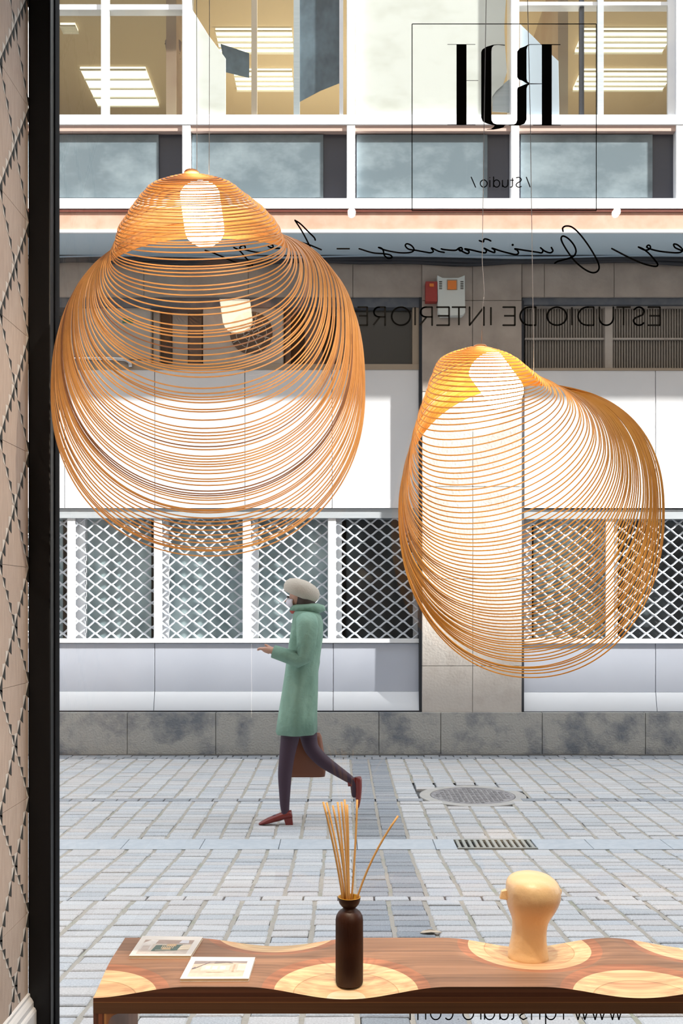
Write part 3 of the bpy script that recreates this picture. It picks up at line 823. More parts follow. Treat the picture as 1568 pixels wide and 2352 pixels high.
sb = ho.modifiers.new('sub', 'SUBSURF'); sb.levels = 1; sb.render_levels = 1
def hp(px, py, dy): return (PX(px, HYD), HYD + dy, PZ(py, HYD))
mb = MB()   # nose wedge
ring = [hp(1168, 2041, -0.011), hp(1168, 2041, 0.011), hp(1168, 2065, 0.012), hp(1168, 2065, -0.012)]
tip = [hp(1151, 2046, -0.006), hp(1151, 2046, 0.006), hp(1146.5, 2063, 0.0075), hp(1146.5, 2063, -0.0075)]
mb.add(ring + tip, [(0, 1, 2, 3), (4, 7, 6, 5), (0, 4, 5, 1), (1, 5, 6, 2), (2, 6, 7, 3), (3, 7, 4, 0)])
mb.build('nose', M['head'], hd, bevel=0.0012)
mb = MB(); c = hp(1286.5, 2048, 0.0)
mb.lathe([(0.001, -0.008), (0.003, -0.006), (0.004, 0), (0.003, 0.006), (0.001, 0.008)], 10, c).build('ear', M['head'], hd, smooth=True)
mb = MB(); cx_, cz_ = PX(1214, HYD), hz - 0.0
mb.box(0, 0, 0, 0, 0, 0) if False else None

# ================================================================== pendant lamps
def lamp(label, Yc, table, dtab, yFs, apex, tube_ends, tube_r, cables, seed, matr, nb=2.6, nf=2.1, nbx=0.15, darkset=()):
    """each plywood ring is a closed loop whose front half sags and whose back half stays up; sizes in pixels at depth Yc"""
    ks = sorted(table.keys())
    T = np.array([table[k] for k in ks])
    def val(yf): return [np.interp(yf, ks, T[:, i]) for i in range(T.shape[1])]
    apx, apy = apex
    root = thing('pendant_lamp', P(apx, apy, Yc), label, 'lamp', 'hanging plywood lamps')
    rr = random.Random(seed)
    Mn = 144
    ND = len(yFs)
    par = np.array([val(y) for y in yFs])
    # smooth parameters along the stack
    for _ in range(3):
        par[1:-1] = (par[:-2] + 2 * par[1:-1] + par[2:]) / 4
    S = np.zeros((ND, Mn, 3))
    for k in range(ND):
        w, cx, cy, yB, lift, sxf = par[k]
        yF = yFs[k]
        d = np.interp(w, [a for a, b in dtab], [b for a, b in dtab])
        jx = rr.uniform(-1, 1) * 1.2 * min(1, w / 200)
        jw = rr.uniform(-1, 1) * 1.6 * min(1, w / 200)
        for j in range(Mn):
            t = 2 * math.pi * j / Mn
            C, Sn = math.cos(t), math.sin(t)
            if Sn < 0:
                n = nf; hgt = yF - cy
            else:
                n = np.interp(w, [120, 210, 300], [2.0, 2.1, nb + nbx * math.copysign(1, C) * min(1, abs(C) * 3)]); hgt = yB - cy
            ex = 2.0 / n
            u = math.copysign(abs(C) ** ex, C)
            v = abs(Sn) ** ex
            x = cx + jx + (w + jw) * u + (sxf * v ** 1.4 if Sn < 0 else 0)
            y = cy + hgt * v - lift * u * (1 - 0.35 * v)
            Y = Yc + d * Sn
            S[k, j] = P(x, y, Y)
    wu, wn_ = 0.00155, 0.0011
    for k in range(ND):
        a = S[max(k - 1, 0)]; b = S[min(k + 1, ND - 1)]
        U = b - a
        c = S[k]
        Tg = np.roll(c, -1, 0) - np.roll(c, 1, 0)
        Tg /= np.linalg.norm(Tg, axis=1)[:, None] + 1e-9
        U = U - Tg * (U * Tg).sum(1)[:, None]
        ln = np.linalg.norm(U, axis=1)[:, None]
        U = U / (ln + 1e-9)
        # smooth the frame round the loop
        for _ in range(6):
            U = (np.roll(U, 1, 0) + 2 * U + np.roll(U, -1, 0))
            U = U - Tg * (U * Tg).sum(1)[:, None]
            U /= np.linalg.norm(U, axis=1)[:, None] + 1e-9
        N = np.cross(Tg, U)
        r4 = [c + U * wu + N * wn_, c + U * wu - N * wn_, c - U * wu - N * wn_, c - U * wu + N * wn_]
        grd = [[tuple(r4[q][j]) for q in range(4)] for j in range(Mn)]
        mb = MB().grid(grd, closed_u=True, closed_v=True)
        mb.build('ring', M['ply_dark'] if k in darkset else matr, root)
    # opal tube
    (x0, y0), (x1, y1) = tube_ends
    A = Vector(P(x0, y0, Yc)); B = Vector(P(x1, y1, Yc))
    ax = (B - A); Lh = ax.length; r = tube_r * Yc / F
    prof = [(r * math.sin(math.radians(a)), r * 0.6 * (1 - math.cos(math.radians(a)))) for a in (4, 20, 40, 60, 75, 90)] + [(r, Lh - r * 0.8)] + [(r * math.cos(math.radians(a)), Lh - r * 0.8 + r * 0.8 * math.sin(math.radians(a))) for a in (20, 40, 60, 75, 86)]
    mb = MB().lathe(prof, 36)
    q = Vector((0, 0, 1)).rotation_difference(ax)
    mb.v = [tuple(A + (q @ Vector(v))) for v in mb.v]
    mb.build('light_tube', M['tube'], root, smooth=True)
    # cap on the apex
    MB().lathe([(0.004, 0.004), (0.017, 0.003), (0.019, 0.0), (0.019, -0.003), (0.004, -0.004)], 28, (P(apx, apy, Yc)[0], Yc, P(apx, apy, Yc)[2] + 0.001)).build('cap', M['cap'], root, smooth=True)
    for c in cables:
        MB().tube([P(x, y, Yc) for x, y in c], 0.0008 if Yc < 2.5 else 0.0010, 6).build('cable', M['cable_lamp'], root, smooth=True)
    return root

yf1 = [400, 403, 406, 409, 412.5, 416, 420, 424, 432.7, 437.5, 446, 452, 457, 462.7, 467.6, 472, 480, 487, 495.7, 502, 511, 521, 527, 533.5, 543,
       556, 561, 568, 580, 596, 612, 618, 626.6, 635, 656.5, 666, 678, 694, 709, 723, 748.5, 760, 766, 774, 789, 802, 815.5, 829, 837, 844.5, 850, 856, 866, 892, 904, 912.5, 918, 925,
       940.6, 946, 965, 984, 994, 1001, 1009, 1017, 1026, 1033, 1048, 1054.5, 1061, 1066.6, 1072, 1080, 1088, 1100.5, 1106, 1115, 1128, 1134.5, 1139, 1144, 1149, 1158,
       1171, 1174, 1178, 1190, 1198.5, 1207, 1218, 1229, 1238.6, 1247, 1258, 1263, 1265.5, 1277]
#       yF: (w, cx, ymid, yBack, lift, sxf)
tab1 = {400: (22, 440, 399.5, 398.5, 0, 0), 412: (60, 441, 408, 403, 0, 0), 424: (90, 441, 419, 407, 0, 0), 446: (108, 441, 436, 414, 0, 0), 467: (126, 443, 456, 424, 2, 0),
        487: (142, 447, 473, 436, 3, 0), 511: (162, 451, 495, 450, 4, 0), 533: (179, 454, 516, 465, 5, 0), 556: (188, 455, 536, 476, 6, 0), 600: (194, 456, 560, 486, 7, 0), 635: (200, 457, 578, 492, 8, 0),
        700: (214, 458, 604, 500, 10, 2), 800: (243, 464, 645, 511, 12, 4), 900: (274, 470, 690, 519, 12, 6), 1000: (302, 473, 732, 526, 9, 6), 1100: (326, 475, 785, 533, 5, 4), 1200: (346, 477, 845, 540, 2, 2), 1277: (359, 477, 905, 547, 0, 0)}
d1 = [(0, 0.0), (22, .02), (60, .06), (118, .11), (162, .14), (200, .15), (240, .15), (290, .14), (360, .13)]
lamp('large lit lamp of thin plywood hoops hanging at left beside the black frame', 2.42, tab1, d1, yf1, (440, 397.5), ((455, 421), (475, 564)), 45,
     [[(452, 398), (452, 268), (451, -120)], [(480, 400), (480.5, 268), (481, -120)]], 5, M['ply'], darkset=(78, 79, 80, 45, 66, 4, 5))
yb2a = [797.5, 799.5, 802, 805, 808.5, 812, 816, 821, 827, 834, 842, 850, 858, 867, 877, 888, 899, 911, 923, 936, 949, 962]
yb2b = [975, 990, 1009, 1027, 1045, 1058, 1074, 1086, 1099, 1113, 1125, 1138, 1151]
yb2c = [1140 + v * .426 for v in (60, 87, 115, 145, 175, 205, 230, 250, 270, 293, 318, 340, 362, 383, 408, 425, 445, 465, 485, 505, 523, 545, 562, 583, 602, 618, 635, 650, 670, 688, 705, 722, 740, 755, 773, 788, 800, 815, 830, 842, 860, 877, 890, 921, 927, 940, 955, 977)]
tab2 = {797: (20, 1100, 797, 796, 0, 0), 808: (50, 1099, 806, 800, 0, 0), 821: (80, 1099, 818, 805, 0, 0), 842: (98, 1102, 835, 811, -2, 0), 867: (112, 1107, 855, 818, -2, -8), 899: (125, 1112, 876, 827, 2, -25), 936: (137, 1116, 897, 837, 8, -55),
        975: (147, 1118, 915, 845, 14, -72), 1074: (176, 1134, 952, 857, 20, -72), 1151: (200, 1147, 1003, 864, 22, -66), 1227: (221, 1160, 1044, 869, 20, -60), 1300: (241, 1174, 1082, 874, 16, -52),
        1380: (261, 1188, 1115, 878, 10, -40), 1460: (284, 1205, 1150, 881, 5, -24), 1556: (303, 1220, 1180, 885, 0, 0)}
d2 = [(0, 0.0), (20, .02), (50, .05), (85, .085), (128, .125), (147, .14), (198, .155), (241, .15), (303, .13)]
lamp('smaller lit lamp of tilted plywood hoops hanging at right above the carved head', 2.62, tab2, d2, yb2a + yb2b + yb2c, (1102, 797), ((1100, 820), (1182, 933)), 43,
     [[(1105, 797), (1108.5, 700), (1112, 672), (1107, 600), (1111, 320), (1116, 0), (1118, -60)], [(1226, 862), (1225, 800), (1222, 600), (1217, 250), (1211, 0), (1209, -60)]], 9, M['ply_b'], nb=2.3, nbx=0.1)

# ================================================================== street
pave = thing('street_pavement', (0, 6, ZS), 'grey granite sett paving of the pedestrian street', None, kind='structure')
g = [[(x, Y, gz(Y) - 0.024) for x in (-30, 30)] for Y in (2.87, 4, 5, 5.99, 6.0, 10.02)]
MB().grid(g).build('mortar_bed', M['bed'], pave)
joint = MB()
def sett_mesh(w, l, seed, m, name='paving_stone'):
    r = random.Random(seed)
    h = 0.022; b = 0.005
    j = lambda a: a + r.uniform(-1, 1) * 0.002
    base = [(-w / 2, -l / 2), (w / 2, -l / 2), (w / 2, l / 2), (-w / 2, l / 2)]
    base = [(j(x), j(y)) for x, y in base]
    mb = MB()
    lowv = [(x, y, -h) for x, y in base]
    mid = [(x, y, -0.004) for x, y in base]
    topv = [(x * (1 - 2 * b / w), y * (1 - 2 * b / l), 0.0) for x, y in base]
    mb.add(lowv + mid + topv, [(0, 1, 5, 4), (1, 2, 6, 5), (2, 3, 7, 6), (3, 0, 4, 7), (4, 5, 9, 8), (5, 6, 10, 9), (6, 7, 11, 10), (7, 4, 8, 11), (8, 9, 10, 11)])
    return mb
PITCH = 0.1785
rr = random.Random(11)
setts = []   # (x, Y, w, l, dark)
MHX, MHY = PX(1085, 7.78), 7.78
def block(Y0, Y1, phase, pitch, x0, x1, rowp=0.097):
    k0 = int(math.floor((x0 - phase) / pitch)); k1 = int(math.ceil((x1 - phase) / pitch))
    for k in range(k0, k1):
        xa = phase + k * pitch
        nj = 14
        jl = [(xa + sd * 0.0125 + rr.uniform(-.003, .003), Y0 + (Y1 - Y0) * q / nj) for sd in (-1, 1) for q in range(nj + 1)]
        jv = [(a, b, gz(b) - 0.0055 + rr.uniform(-.002, .002)) for a, b in jl]
        if not (math.hypot(xa - MHX, 0) < 0.44 and Y0 > 7):
            joint.add(jv, [(q, q + 1, nj + 2 + q, nj + 1 + q) for q in range(nj)])
        else:
            joint.add(jv, [(q, q + 1, nj + 2 + q, nj + 1 + q) for q in range(nj) if abs(jl[q][1] - MHY) > 0.52])
        xc = xa + pitch / 2
        off = rr.uniform(-0.01, 0.01)
        nrow = int(round((Y1 - Y0) / rowp))
        for r in range(nrow):
            rp = (Y1 - Y0) / nrow
            yc = Y0 + (r + 0.5) * rp + (off if 0 < r < nrow - 1 else 0)
            setts.append((xc + rr.uniform(-.003, .003), yc, pitch - 0.021 + rr.uniform(-.004, .004), rp - 0.010 + rr.uniform(-.003, .002), 0.06 < xc < 0.43))
YD = 4.745
block(3.0, 4.70, 0.407 - PITCH * 10, PITCH, -3.6, 4.4)
block(4.79, 6.06, -0.285, PITCH, -4.2, 5.0)
block(6.33, 7.55, -1.163, PITCH, -5.0, 6.0)
block(7.66, 9.62, -1.517, PITCH, -6.0, 7.5)
# cross rows
def crossrow(Y, l, w, phase, x0, x1, dark):
    x = x0 + phase
    while x < x1:
        ww = w * rr.uniform(.9, 1.1)
        setts.append((x + ww / 2, Y, ww - 0.010, l - 0.008, dark)); x += ww
crossrow(4.745, 0.088, 0.19, 0.05, -3.6, 4.4, False)
crossrow(7.605, 0.10, 0.19, 0.02, -5.0, 6.0, True)
crossrow(9.685, 0.115, 0.15, 0.0, -6.0, 7.5, True)
crossrow(9.80, 0.10, 0.15, 0.07, -6.0, 7.5, True)
MHX, MHY = PX(1085, 7.78), 7.78
setts = [s for s in setts if math.hypot(s[0] - MHX, s[1] - MHY) > 0.43]
def vis(s):
    Y = s[1]; px = CX + s[0] * F / Y; py = HY + (CZ - gz(Y)) * F / Y
    if px < 130 or px > 1600 or py > 2380: return 0
    if py > 2165 and px > 300 and py < 2322: return 0.0
    return s[2] * s[3] / Y ** 3
order = sorted(range(len(setts)), key=lambda i: -vis(setts[i]))
near = set(order[:296])
protos = {}
for v in range(6):
    for dark in (False, True):
        protos[(v, dark)] = sett_mesh(PITCH - 0.021, 0.09, 40 + v, None).data('paving_stone', M['settd_o'] if dark else M['sett_o'])
far = {False: MB(), True: MB()}
slope = math.atan(-0.075)
for i, (x, Y, w, l, dark) in enumerate(setts):
    z = gz(Y) + rr.uniform(-.0025, .0025)
    if i in near:
        o = bpy.data.objects.new('paving_stone', protos[(rr.randrange(6), dark)])
        COL.objects.link(o)
        o.parent = pave; o.matrix_parent_inverse = Matrix.Translation((0, -6, -ZS))
        o.location = (x, Y, z)
        o.scale = (w / (PITCH - 0.021), l / 0.09, 1)
        o.rotation_euler = ((slope if Y < 6 else 0) + rr.uniform(-.006, .006), rr.uniform(-.008, .008), rr.uniform(-.01, .01))
    else:
        mbp = sett_mesh(w, l, i, None)
        sl = -0.075 if Y < 6 else 0
        far[dark].add([(x + a, Y + b, z + c + sl * b) for a, b, c in mbp.v], mbp.f)
o = far[False].build('paving_stone', M['sett_i'], pave); o['kind'] = 'stuff'; o['label'] = 'farther grey setts'
o = far[True].build('paving_stone', M['settd_i'], pave); o['kind'] = 'stuff'; o['label'] = 'farther dark setts'
jo = joint.build('joint_filling', M['mortar'], pave); jo['kind'] = 'stuff'
# channel slabs with a gap for the grate
GX0, GX1 = PX(1046, 6.2), PX(1226, 6.2)
x = -5.9
edges = []
while x < 6.6:
    ww = 0.50
    a, b = x, min(x + ww, 6.6)
    for (p, q) in ((a, min(b, GX0)), (max(a, GX1), b)):
        if q - p > 0.03: edges.append((p, q))
    x += ww
for p, q in edges:
    MB().box(p + .002, q - .002, 6.066, 6.324, ZS - 0.02, ZS + 0.001).build('channel_slab', M['slab'], pave, bevel=0.003)
gr = thing('drain_grate', ((GX0 + GX1) / 2, 6.2, ZS - 0.03), 'narrow metal drain grate set in the pale channel of the street', 'drain')
MB().box(GX0, GX1, 6.10, 6.31, ZS - 0.0155, ZS - 0.0145).build('pit', M['hole'], gr)
MB().box(GX0, GX1, 6.085, 6.105, ZS - 0.015, ZS + 0.002).box(GX0, GX1, 6.30, 6.32, ZS - 0.015, ZS + 0.002).build('rim', M['grate'], gr)
nb_ = 13
for k in range(nb_):
    xx = GX0 + (k + 0.5) * (GX1 - GX0) / nb_
    MB().box(xx - .010, xx + .010, 6.105, 6.30, ZS - 0.014, ZS + 0.002).build('bar', M['grate'], gr, bevel=0.002)
mh = thing('manhole_cover', (MHX, MHY, ZS), 'round cast iron manhole cover in the street', 'manhole')
MB().lathe([(0.43, -0.014), (0.43, 0.0), (0.345, 0.001), (0.34, -0.014)], 56, (MHX, MHY, ZS), cap=False).build('rim', mat('pale_concrete', (0.50, 0.48, 0.45), 0.85, noise=(12., (0.42, 0.42, 0.42), 5, .4, .7)), mh)
cov = MB().lathe([(0.338, -0.014), (0.338, 0.0), (0.32, 0.0), (0.315, -0.004), (0.30, -0.004), (0.295, 0.0), (0.02, 0.0)], 56, (MHX, MHY, ZS)).build('cover', M['iron'], mh)
mb = MB()
for i in range(-7, 8):
    for j in range(-7, 8):
        a, b = i * 0.04, j * 0.04
        if math.hypot(a, b) < 0.285:
            mb.box(MHX + a - .012, MHX + a + .012, MHY + b - .012, MHY + b + .012, ZS - .001, ZS + .004)
mb.build('raised_stud', M['iron'], cov)['kind'] = 'stuff'
lx, lY = PX(988, 4.09), 4.09
leafp = [(-.045, -.004), (-.03, -.012), (0.0, -.016), (.03, -.010), (.05, .002), (.028, .012), (0, .012), (-.03, .010)]
lz = gz(lY)
mb = MB(); nL = len(leafp)
mb.add([(lx + a, lY + b * 1.6, lz + .009 + .004 * math.cos(a * 60) - .075 * b * 1.6) for a, b in leafp] + [(lx + a * .96, lY + b * 1.5, lz + .006 + .004 * math.cos(a * 60) - .075 * b * 1.5) for a, b in leafp],
       [tuple(range(nL)), tuple(range(2 * nL - 1, nL - 1, -1))] + [(i, (i + 1) % nL, (i + 1) % nL + nL, i + nL) for i in range(nL)])
tag(mb.build('leaf', M['leaf']), 'dry pale leaf lying on the setts behind the bench', 'leaf')

# our side of the street: storeys above the shop, so the sun falls on the far facade only above the sill line
up = thing('wall_front', (0, 0, 3.5), 'facade of the storeys above the shop', None, kind='structure')
MB().box(-40, 80, -6.0, 2.86, 3.5, 15.0).build('upper_storeys', M['outer'], up)
MB().box(-40, -1.02, -6.0, 2.86, -0.3, 3.5).build('neighbouring_front', M['outer'], up)
MB().box(4.3, 80, -6.0, 2.86, -0.3, 3.5).build('neighbouring_front', M['outer'], up)
MB().box(-1.02, 4.3, 2.745, 2.86, -0.3, -0.02).build('door_sill', M['outer'], up)

# ================================================================== opposite building
YW = 10.0
YC_, YM, YLP = 9.93, 10.07, 10.03                 # pillar, mesh, low panels
YU = 9.27                                        # projecting upper floor
bld = thing('opposite_building', (0, 10.2, ZS), 'pale building across the street with shuttered shop front and office windows above', 'building')
def fb(name, px0, px1, py0, py1, Yf, dep, m, parent=bld, bevel=0, label=None):
    """box whose front face covers that rectangle of the facade at distance Yf"""
    o = MB().box(PX(px0, Yf), PX(px1, Yf), Yf, Yf + dep, PZ(py1, Yf), PZ(py0, Yf)).build(name, m, parent, bevel=bevel)
    if label: o['label'] = label
    return o
XL, XR = -1500, 3300
# backing wall
MB().box(PX(XL, YW), PX(XR, YW), 10.34, 10.5, ZS - .1, 4.95).build('rear_wall', M['void'], bld)
# plinth stones
pe = [XL, -1100, -700, -400, -120, 60, 292, 495, 700, 870, 1012, 1245, 1482, 1700, 1900, 2200, 2600, 2950, XR]
for a, b in zip(pe[:-1], pe[1:]):
    fb('plinth_stone', a + .6, b - .6, 1637, 1733, 9.9, 0.44, M['plinth'], bevel=0.004)
fb('groove', XL, 967, 1632.5, 1642, 9.96, 0.3, M['groove'])
fb('groove', 1199, XR, 1634.5, 1642, 9.96, 0.3, M['groove'])
# pillar between the two shops, in stone blocks
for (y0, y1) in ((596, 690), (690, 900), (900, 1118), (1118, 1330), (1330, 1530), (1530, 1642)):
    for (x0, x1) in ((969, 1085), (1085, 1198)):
        fb('pillar_stone', x0 + .5, x1 - .5, y0 + .5, y1 - .5, YC_, 0.4, M['pillar'] if y0 >= 900 else M['stone'], bevel=0.003)  # lower blocks paler: sunlight below the overhang's shadow put into the stone colour
fb('groove', 962, 970, 596, 1642, 9.975, 0.3, M['groove'])
fb('groove', 1196.5, 1203, 690, 1642, 9.975, 0.3, M['groove'])
# stone band over the transoms
for a, b in ((XL, -200), (-200, 60), (60, 330), (330, 570), (570, 810), (810, 969), (1198, 1250), (1250, 1410), (1410, 1600), (1600, 1850), (1850, XR)):
    fb('facade_stone', a + .5, b - .5, 560, 682, 9.96, 0.4, M['stone'], bevel=0.003)
# shop panels between transom and shutter
def panels(xs, y0, y1, Yf, m, name='panel'):
    for a, b in zip(xs[:-1], xs[1:]):
        fb(name, a + .7, b - .7, y0, y1, Yf, 0.25, m, bevel=0.002)
panels([XL, -1200, -900, -600, -330, -60, 148, 355, 562, 762, 962], 849, 1167, YW, M['panel'])
panels([1203, 1505, 1808, 2100, 2400, 2700, 3000, XR], 851, 1167, YW, M['panel'])
panels([XL, -60, 355, 765, 966], 1478, 1588, YLP, M['panel_low'])
panels([1200, 1505, 1808, XR], 1478, 1590, YLP, M['panel_low'])
def skirting(xs, y0, y1):
    for a, b in zip(xs[:-1], xs[1:]):
        z0, z1 = PZ(y1, YLP), PZ(y0, YLP)
        MB().prism([(YLP - .005, z1), (YLP - .055, z0), (YLP + .2, z0), (YLP + .2, z1)], 'x', PX(a + .7, YLP), PX(b - .7, YLP)).build('skirting_panel', M['skirt'], bld, bevel=.002)
skirting([XL, -60, 355, 765, 966], 1588.5, 1633)
skirting([1200, 1505, 1808, XR], 1590.5, 1635)
fb('sill', XL, 962, 1467, 1477, 10.0, 0.3, M['frame_white'], bevel=.003)
fb('sill', 1203, XR, 1468, 1478, 10.0, 0.3, M['frame_white'], bevel=.003)
fb('shutter_header', XL, 966, 1168, 1190, 10.02, 0.3, M['steel'])
fb('shutter_header', 1203, XR, 1170, 1192, 10.02, 0.3, M['steel'])
# shop windows behind the shutters
xs = [-1500, -1300, -1100, -900, -700, -480, -260, -60, 152, 355, 565, 765, 960]
for i, (a, b) in enumerate(zip(xs[:-1], xs[1:])):
    w = fb('shop_window', a + 30, b - 8, 1188, 1468, 10.22, 0.03, M['darkglass_b'] if a >= 765 else M['darkglass'])
xs2 = [1203, 1400, 1600, 1800, 2000, 2200, 2400, 2600, 2800, 3000, 3200]
for a, b in zip(xs2[:-1], xs2[1:]):
    fb('shop_window', a + 22, b - 8, 1190, 1468, 10.22, 0.03, M['darkglass_b'] if a == 1400 else M['darkglass'])
for x in (-58, 176, 367, 573, 765, 962):
    fb('window_post', x - 13, x + 20, 1190, 1468, 10.14, 0.1, M['frame_white'], bevel=.003)
for x in (1205, 1402, 1605, 1808):
    fb('window_post', x - 4, x + 16, 1190, 1468, 10.14, 0.1, M['frame_white'], bevel=.003)

# rolling grilles
def shutter(px0, px1, posts, label):
    x0, x1 = PX(px0, YM), PX(px1, YM)
    zb_, zt_ = PZ(1469, YM), PZ(1189, YM)
    t = thing('rolling_grille', ((x0 + x1) / 2, YM, zb_), label, 'security grille', 'rolling grilles over the shop windows')
    per = 37.2 * YM / F; rows = 20; hgt = (zt_ - zb_) / rows
    ph0 = PX(144, YM)
    for r in range(rows):
        zc = zb_ + (r + .5) * hgt
        pts = []
        nseg = int((x1 - x0) / per * 8)
        for i in range(nseg + 1):
            x = x0 + (x1 - x0) * i / nseg
            ph = (x - ph0) / per
            tr = 4 * abs((ph % 1) - .5) - 1
            tr = max(-1, min(1, tr * 1.25))
            s = 1 if r % 2 == 0 else -1
            pts.append((x, YM + (0.004 if r % 2 else -0.004), zc + s * tr * hgt * 0.47))
        MB().tube(pts, 0.0105, 5).build('rod', M['mesh'], t, smooth=True)
    for p in posts:
        fb('guide_post', p - 9, p + 9, 1187, 1470, YM - 0.035, 0.03, M['frame_white'], parent=t, bevel=.003)
    return t
shutter(-700, 962, [-660, -450, -250, -40, 163, 362, 566, 762], 'white lattice grille left of the stone pillar, behind the walking person')
shutter(1204, 2640, [1400, 1604, 1808, 2010, 2215, 2420, 2620], 'white lattice grille right of the stone pillar')

# transom openings
fb('lintel', XL, 969, 681, 706, 9.99, 0.3, M['darksteel'])
fb('lintel', 1199, XR, 684, 700, 9.99, 0.3, M['darksteel'])
fb('sill', XL, 965, 836, 849, 9.99, 0.3, M['tanframe'], bevel=.003)
fb('sill', 1203, XR, 845, 851, 9.99, 0.3, M['tanframe'], bevel=.003)
fb('window_frame', 947, 963, 700, 840, 10.0, 0.2, M['tanframe'], bevel=.003)
fb('window_frame', 772, 784, 700, 840, 10.06, 0.12, M['tanframe'])
w = fb('window', 784, 948, 702, 838, 10.10, 0.02, M['void'])
w = fb('window_pane', 784, 948, 702, 838, 10.07, 0.01, M['glass_far'])
# ribbed louvre window right
for (a, b) in ((1205, 1388), (1407, 1590), (1610, 1790), (1810, 2000), (2020, 2200), (2220, 2400), (2420, 2600)):
    t = fb('ribbed_window', a, b, 700, 846, 10.12, 0.02, M['ribbed'])
    n_ = int((b - a) / 6.1)
    for k in range(n_):
        xx = a + (k + .5) * (b - a) / n_
        fb('rib', xx - 1.5, xx + 1.5, 700, 846, 10.10, 0.02, M['ribbed2'], parent=t)
    fb('rail', a, b, 776, 780, 10.07, 0.03, M['acwhite'])
for x in (1398, 1600, 1800):
    fb('mullion', x - 9, x + 9, 698, 848, 10.05, 0.08, M['acwhite'], bevel=.003)
fb('rail', 1203, XR, 699, 705, 10.04, 0.08, M['acwhite'])
# recess with air-conditioning units at left
fb('recess_post', 352, 366, 704, 838, 10.10, 0.06, M['acwhite'])
for k, (a, b, c) in enumerate(((366, 395, 'void'), (395, 432, 'acwhite'), (432, 464, 'brownpanel'))):
    fb('shutter_panel', a + 1, b - 1, 718, 838, 10.16 + .02 * k, 0.03, M[c])
def ac(px0, px1, py0, py1, label, fan=None):
    Yf = 10.02
    cx = PX((px0 + px1) / 2, Yf)
    t = thing('air_conditioner', (cx, Yf + .12, PZ(py1, Yf)), label, 'air conditioner', 'air conditioners in the recess over the shop')
    fb('casing', px0, px1, py0, py1, Yf, 0.22, M['acwhite'], parent=t, bevel=.008)
    if fan:
        fx, fy, fr = fan
        c = (PX(fx, Yf), Yf - .002, PZ(fy, Yf)); R = fr * Yf / F
        mb = MB(); n = 40
        mb.add([(c[0] + R * math.cos(2 * math.pi * k / n), c[1], c[2] + R * math.sin(2 * math.pi * k / n)) for k in range(n)] + [(c[0] + R * math.cos(2 * math.pi * k / n), Yf + .005, c[2] + R * math.sin(2 * math.pi * k / n)) for k in range(n)],
               [tuple(range(n))] + [(i, (i + 1) % n, (i + 1) % n + n, i + n) for i in range(n)])
        gq = mb.build('fan_opening', M['acdark'], t)
        mb = MB()
        for k in range(8):
            a = 2 * math.pi * k / 8 + .2
            mb.tube([(c[0] + .02 * math.cos(a), c[1] - .006, c[2] + .02 * math.sin(a)), (c[0] + R * .96 * math.cos(a + .3), c[1] - .006, c[2] + R * .96 * math.sin(a + .3))], 0.006, 5)
        for rr_ in (.35, .7, 1.0):
            mb.tube([(c[0] + R * rr_ * math.cos(2 * math.pi * k / 32), c[1] - .006, c[2] + R * rr_ * math.sin(2 * math.pi * k / 32)) for k in range(32)], 0.0035, 5, closed=True)
        mb.build('fan_guard', M['acwhite'], gq)
    return t
t = ac(150, 346, 704, 826, 'aged white air conditioning unit with a green badge, over the left shop')
fb('badge', 281, 306, 731, 742, 10.015, 0.006, M['acgreen'], parent=t, label='green badge')
ac(466, 650, 705, 837, 'white air conditioning unit with a round dark fan, over the shop', fan=(577, 765, 50))
fb('ledge', 137, 346, 828, 836, 10.0, 0.06, M['acwhite'])
mb = MB().tube([P(162, 822, 9.97), P(250, 823, 9.97), P(286, 825, 9.97), P(298, 832, 9.97), P(300, 843, 9.97)], 0.022, 10)
tag(mb.build('pipe', M['chrome'], smooth=True), 'short bright metal pipe under the left air conditioner', 'pipe')
for px, pz, wdt in ((655, 0, 12), (700, 0, 40)):
    fb('recess_post', px, px + wdt, 704, 838, 10.14, 0.05, M['brownpanel'])

# alarm boxes
t = thing('alarm_siren', P(1037, 722, 9.9), 'white wall alarm box with an orange beacon, on the stone band', 'alarm')
Ys = 9.84
mb = MB().prism([(PX(1004, Ys), PZ(632, Ys)), (PX(1016, Ys), PZ(638, Ys)), (PX(1052, Ys), PZ(638, Ys)), (PX(1067, Ys), PZ(632, Ys)), (PX(1068, Ys), PZ(718, Ys)), (PX(1062, Ys), PZ(724, Ys)), (PX(1012, Ys), PZ(724, Ys)), (PX(1006, Ys), PZ(718, Ys))], 'y', Ys, Ys + .09)
mb.build('housing', M['siren'], t, bevel=.004)
fb('beacon_surround', 1026, 1050, 642, 666, Ys - .004, .01, M['tanframe'], parent=t)
fb('beacon', 1028, 1048, 644, 664, Ys - .02, .02, M['siren_or'], parent=t, bevel=.005, label='orange beacon')
mb = MB()
for s, x in ((0, 1008), (1, 1057)):
    for k in range(5):
        mb.box(PX(x, Ys), PX(x + 7, Ys), Ys - .002, Ys, PZ(648 + 4 * k, Ys), PZ(646 + 4 * k, Ys))
mb.build('vent_slots', M['void'], t)
t = thing('alarm_box', P(990, 692, 9.9), 'small red alarm box beside the white siren', 'alarm')
fb('housing', 977, 1004, 646, 692, Ys, .09, M['siren_red'], parent=t, bevel=.004)
fb('lamp', 986, 996, 651, 658, Ys - .008, .01, M['siren_or'], parent=t, bevel=.002)

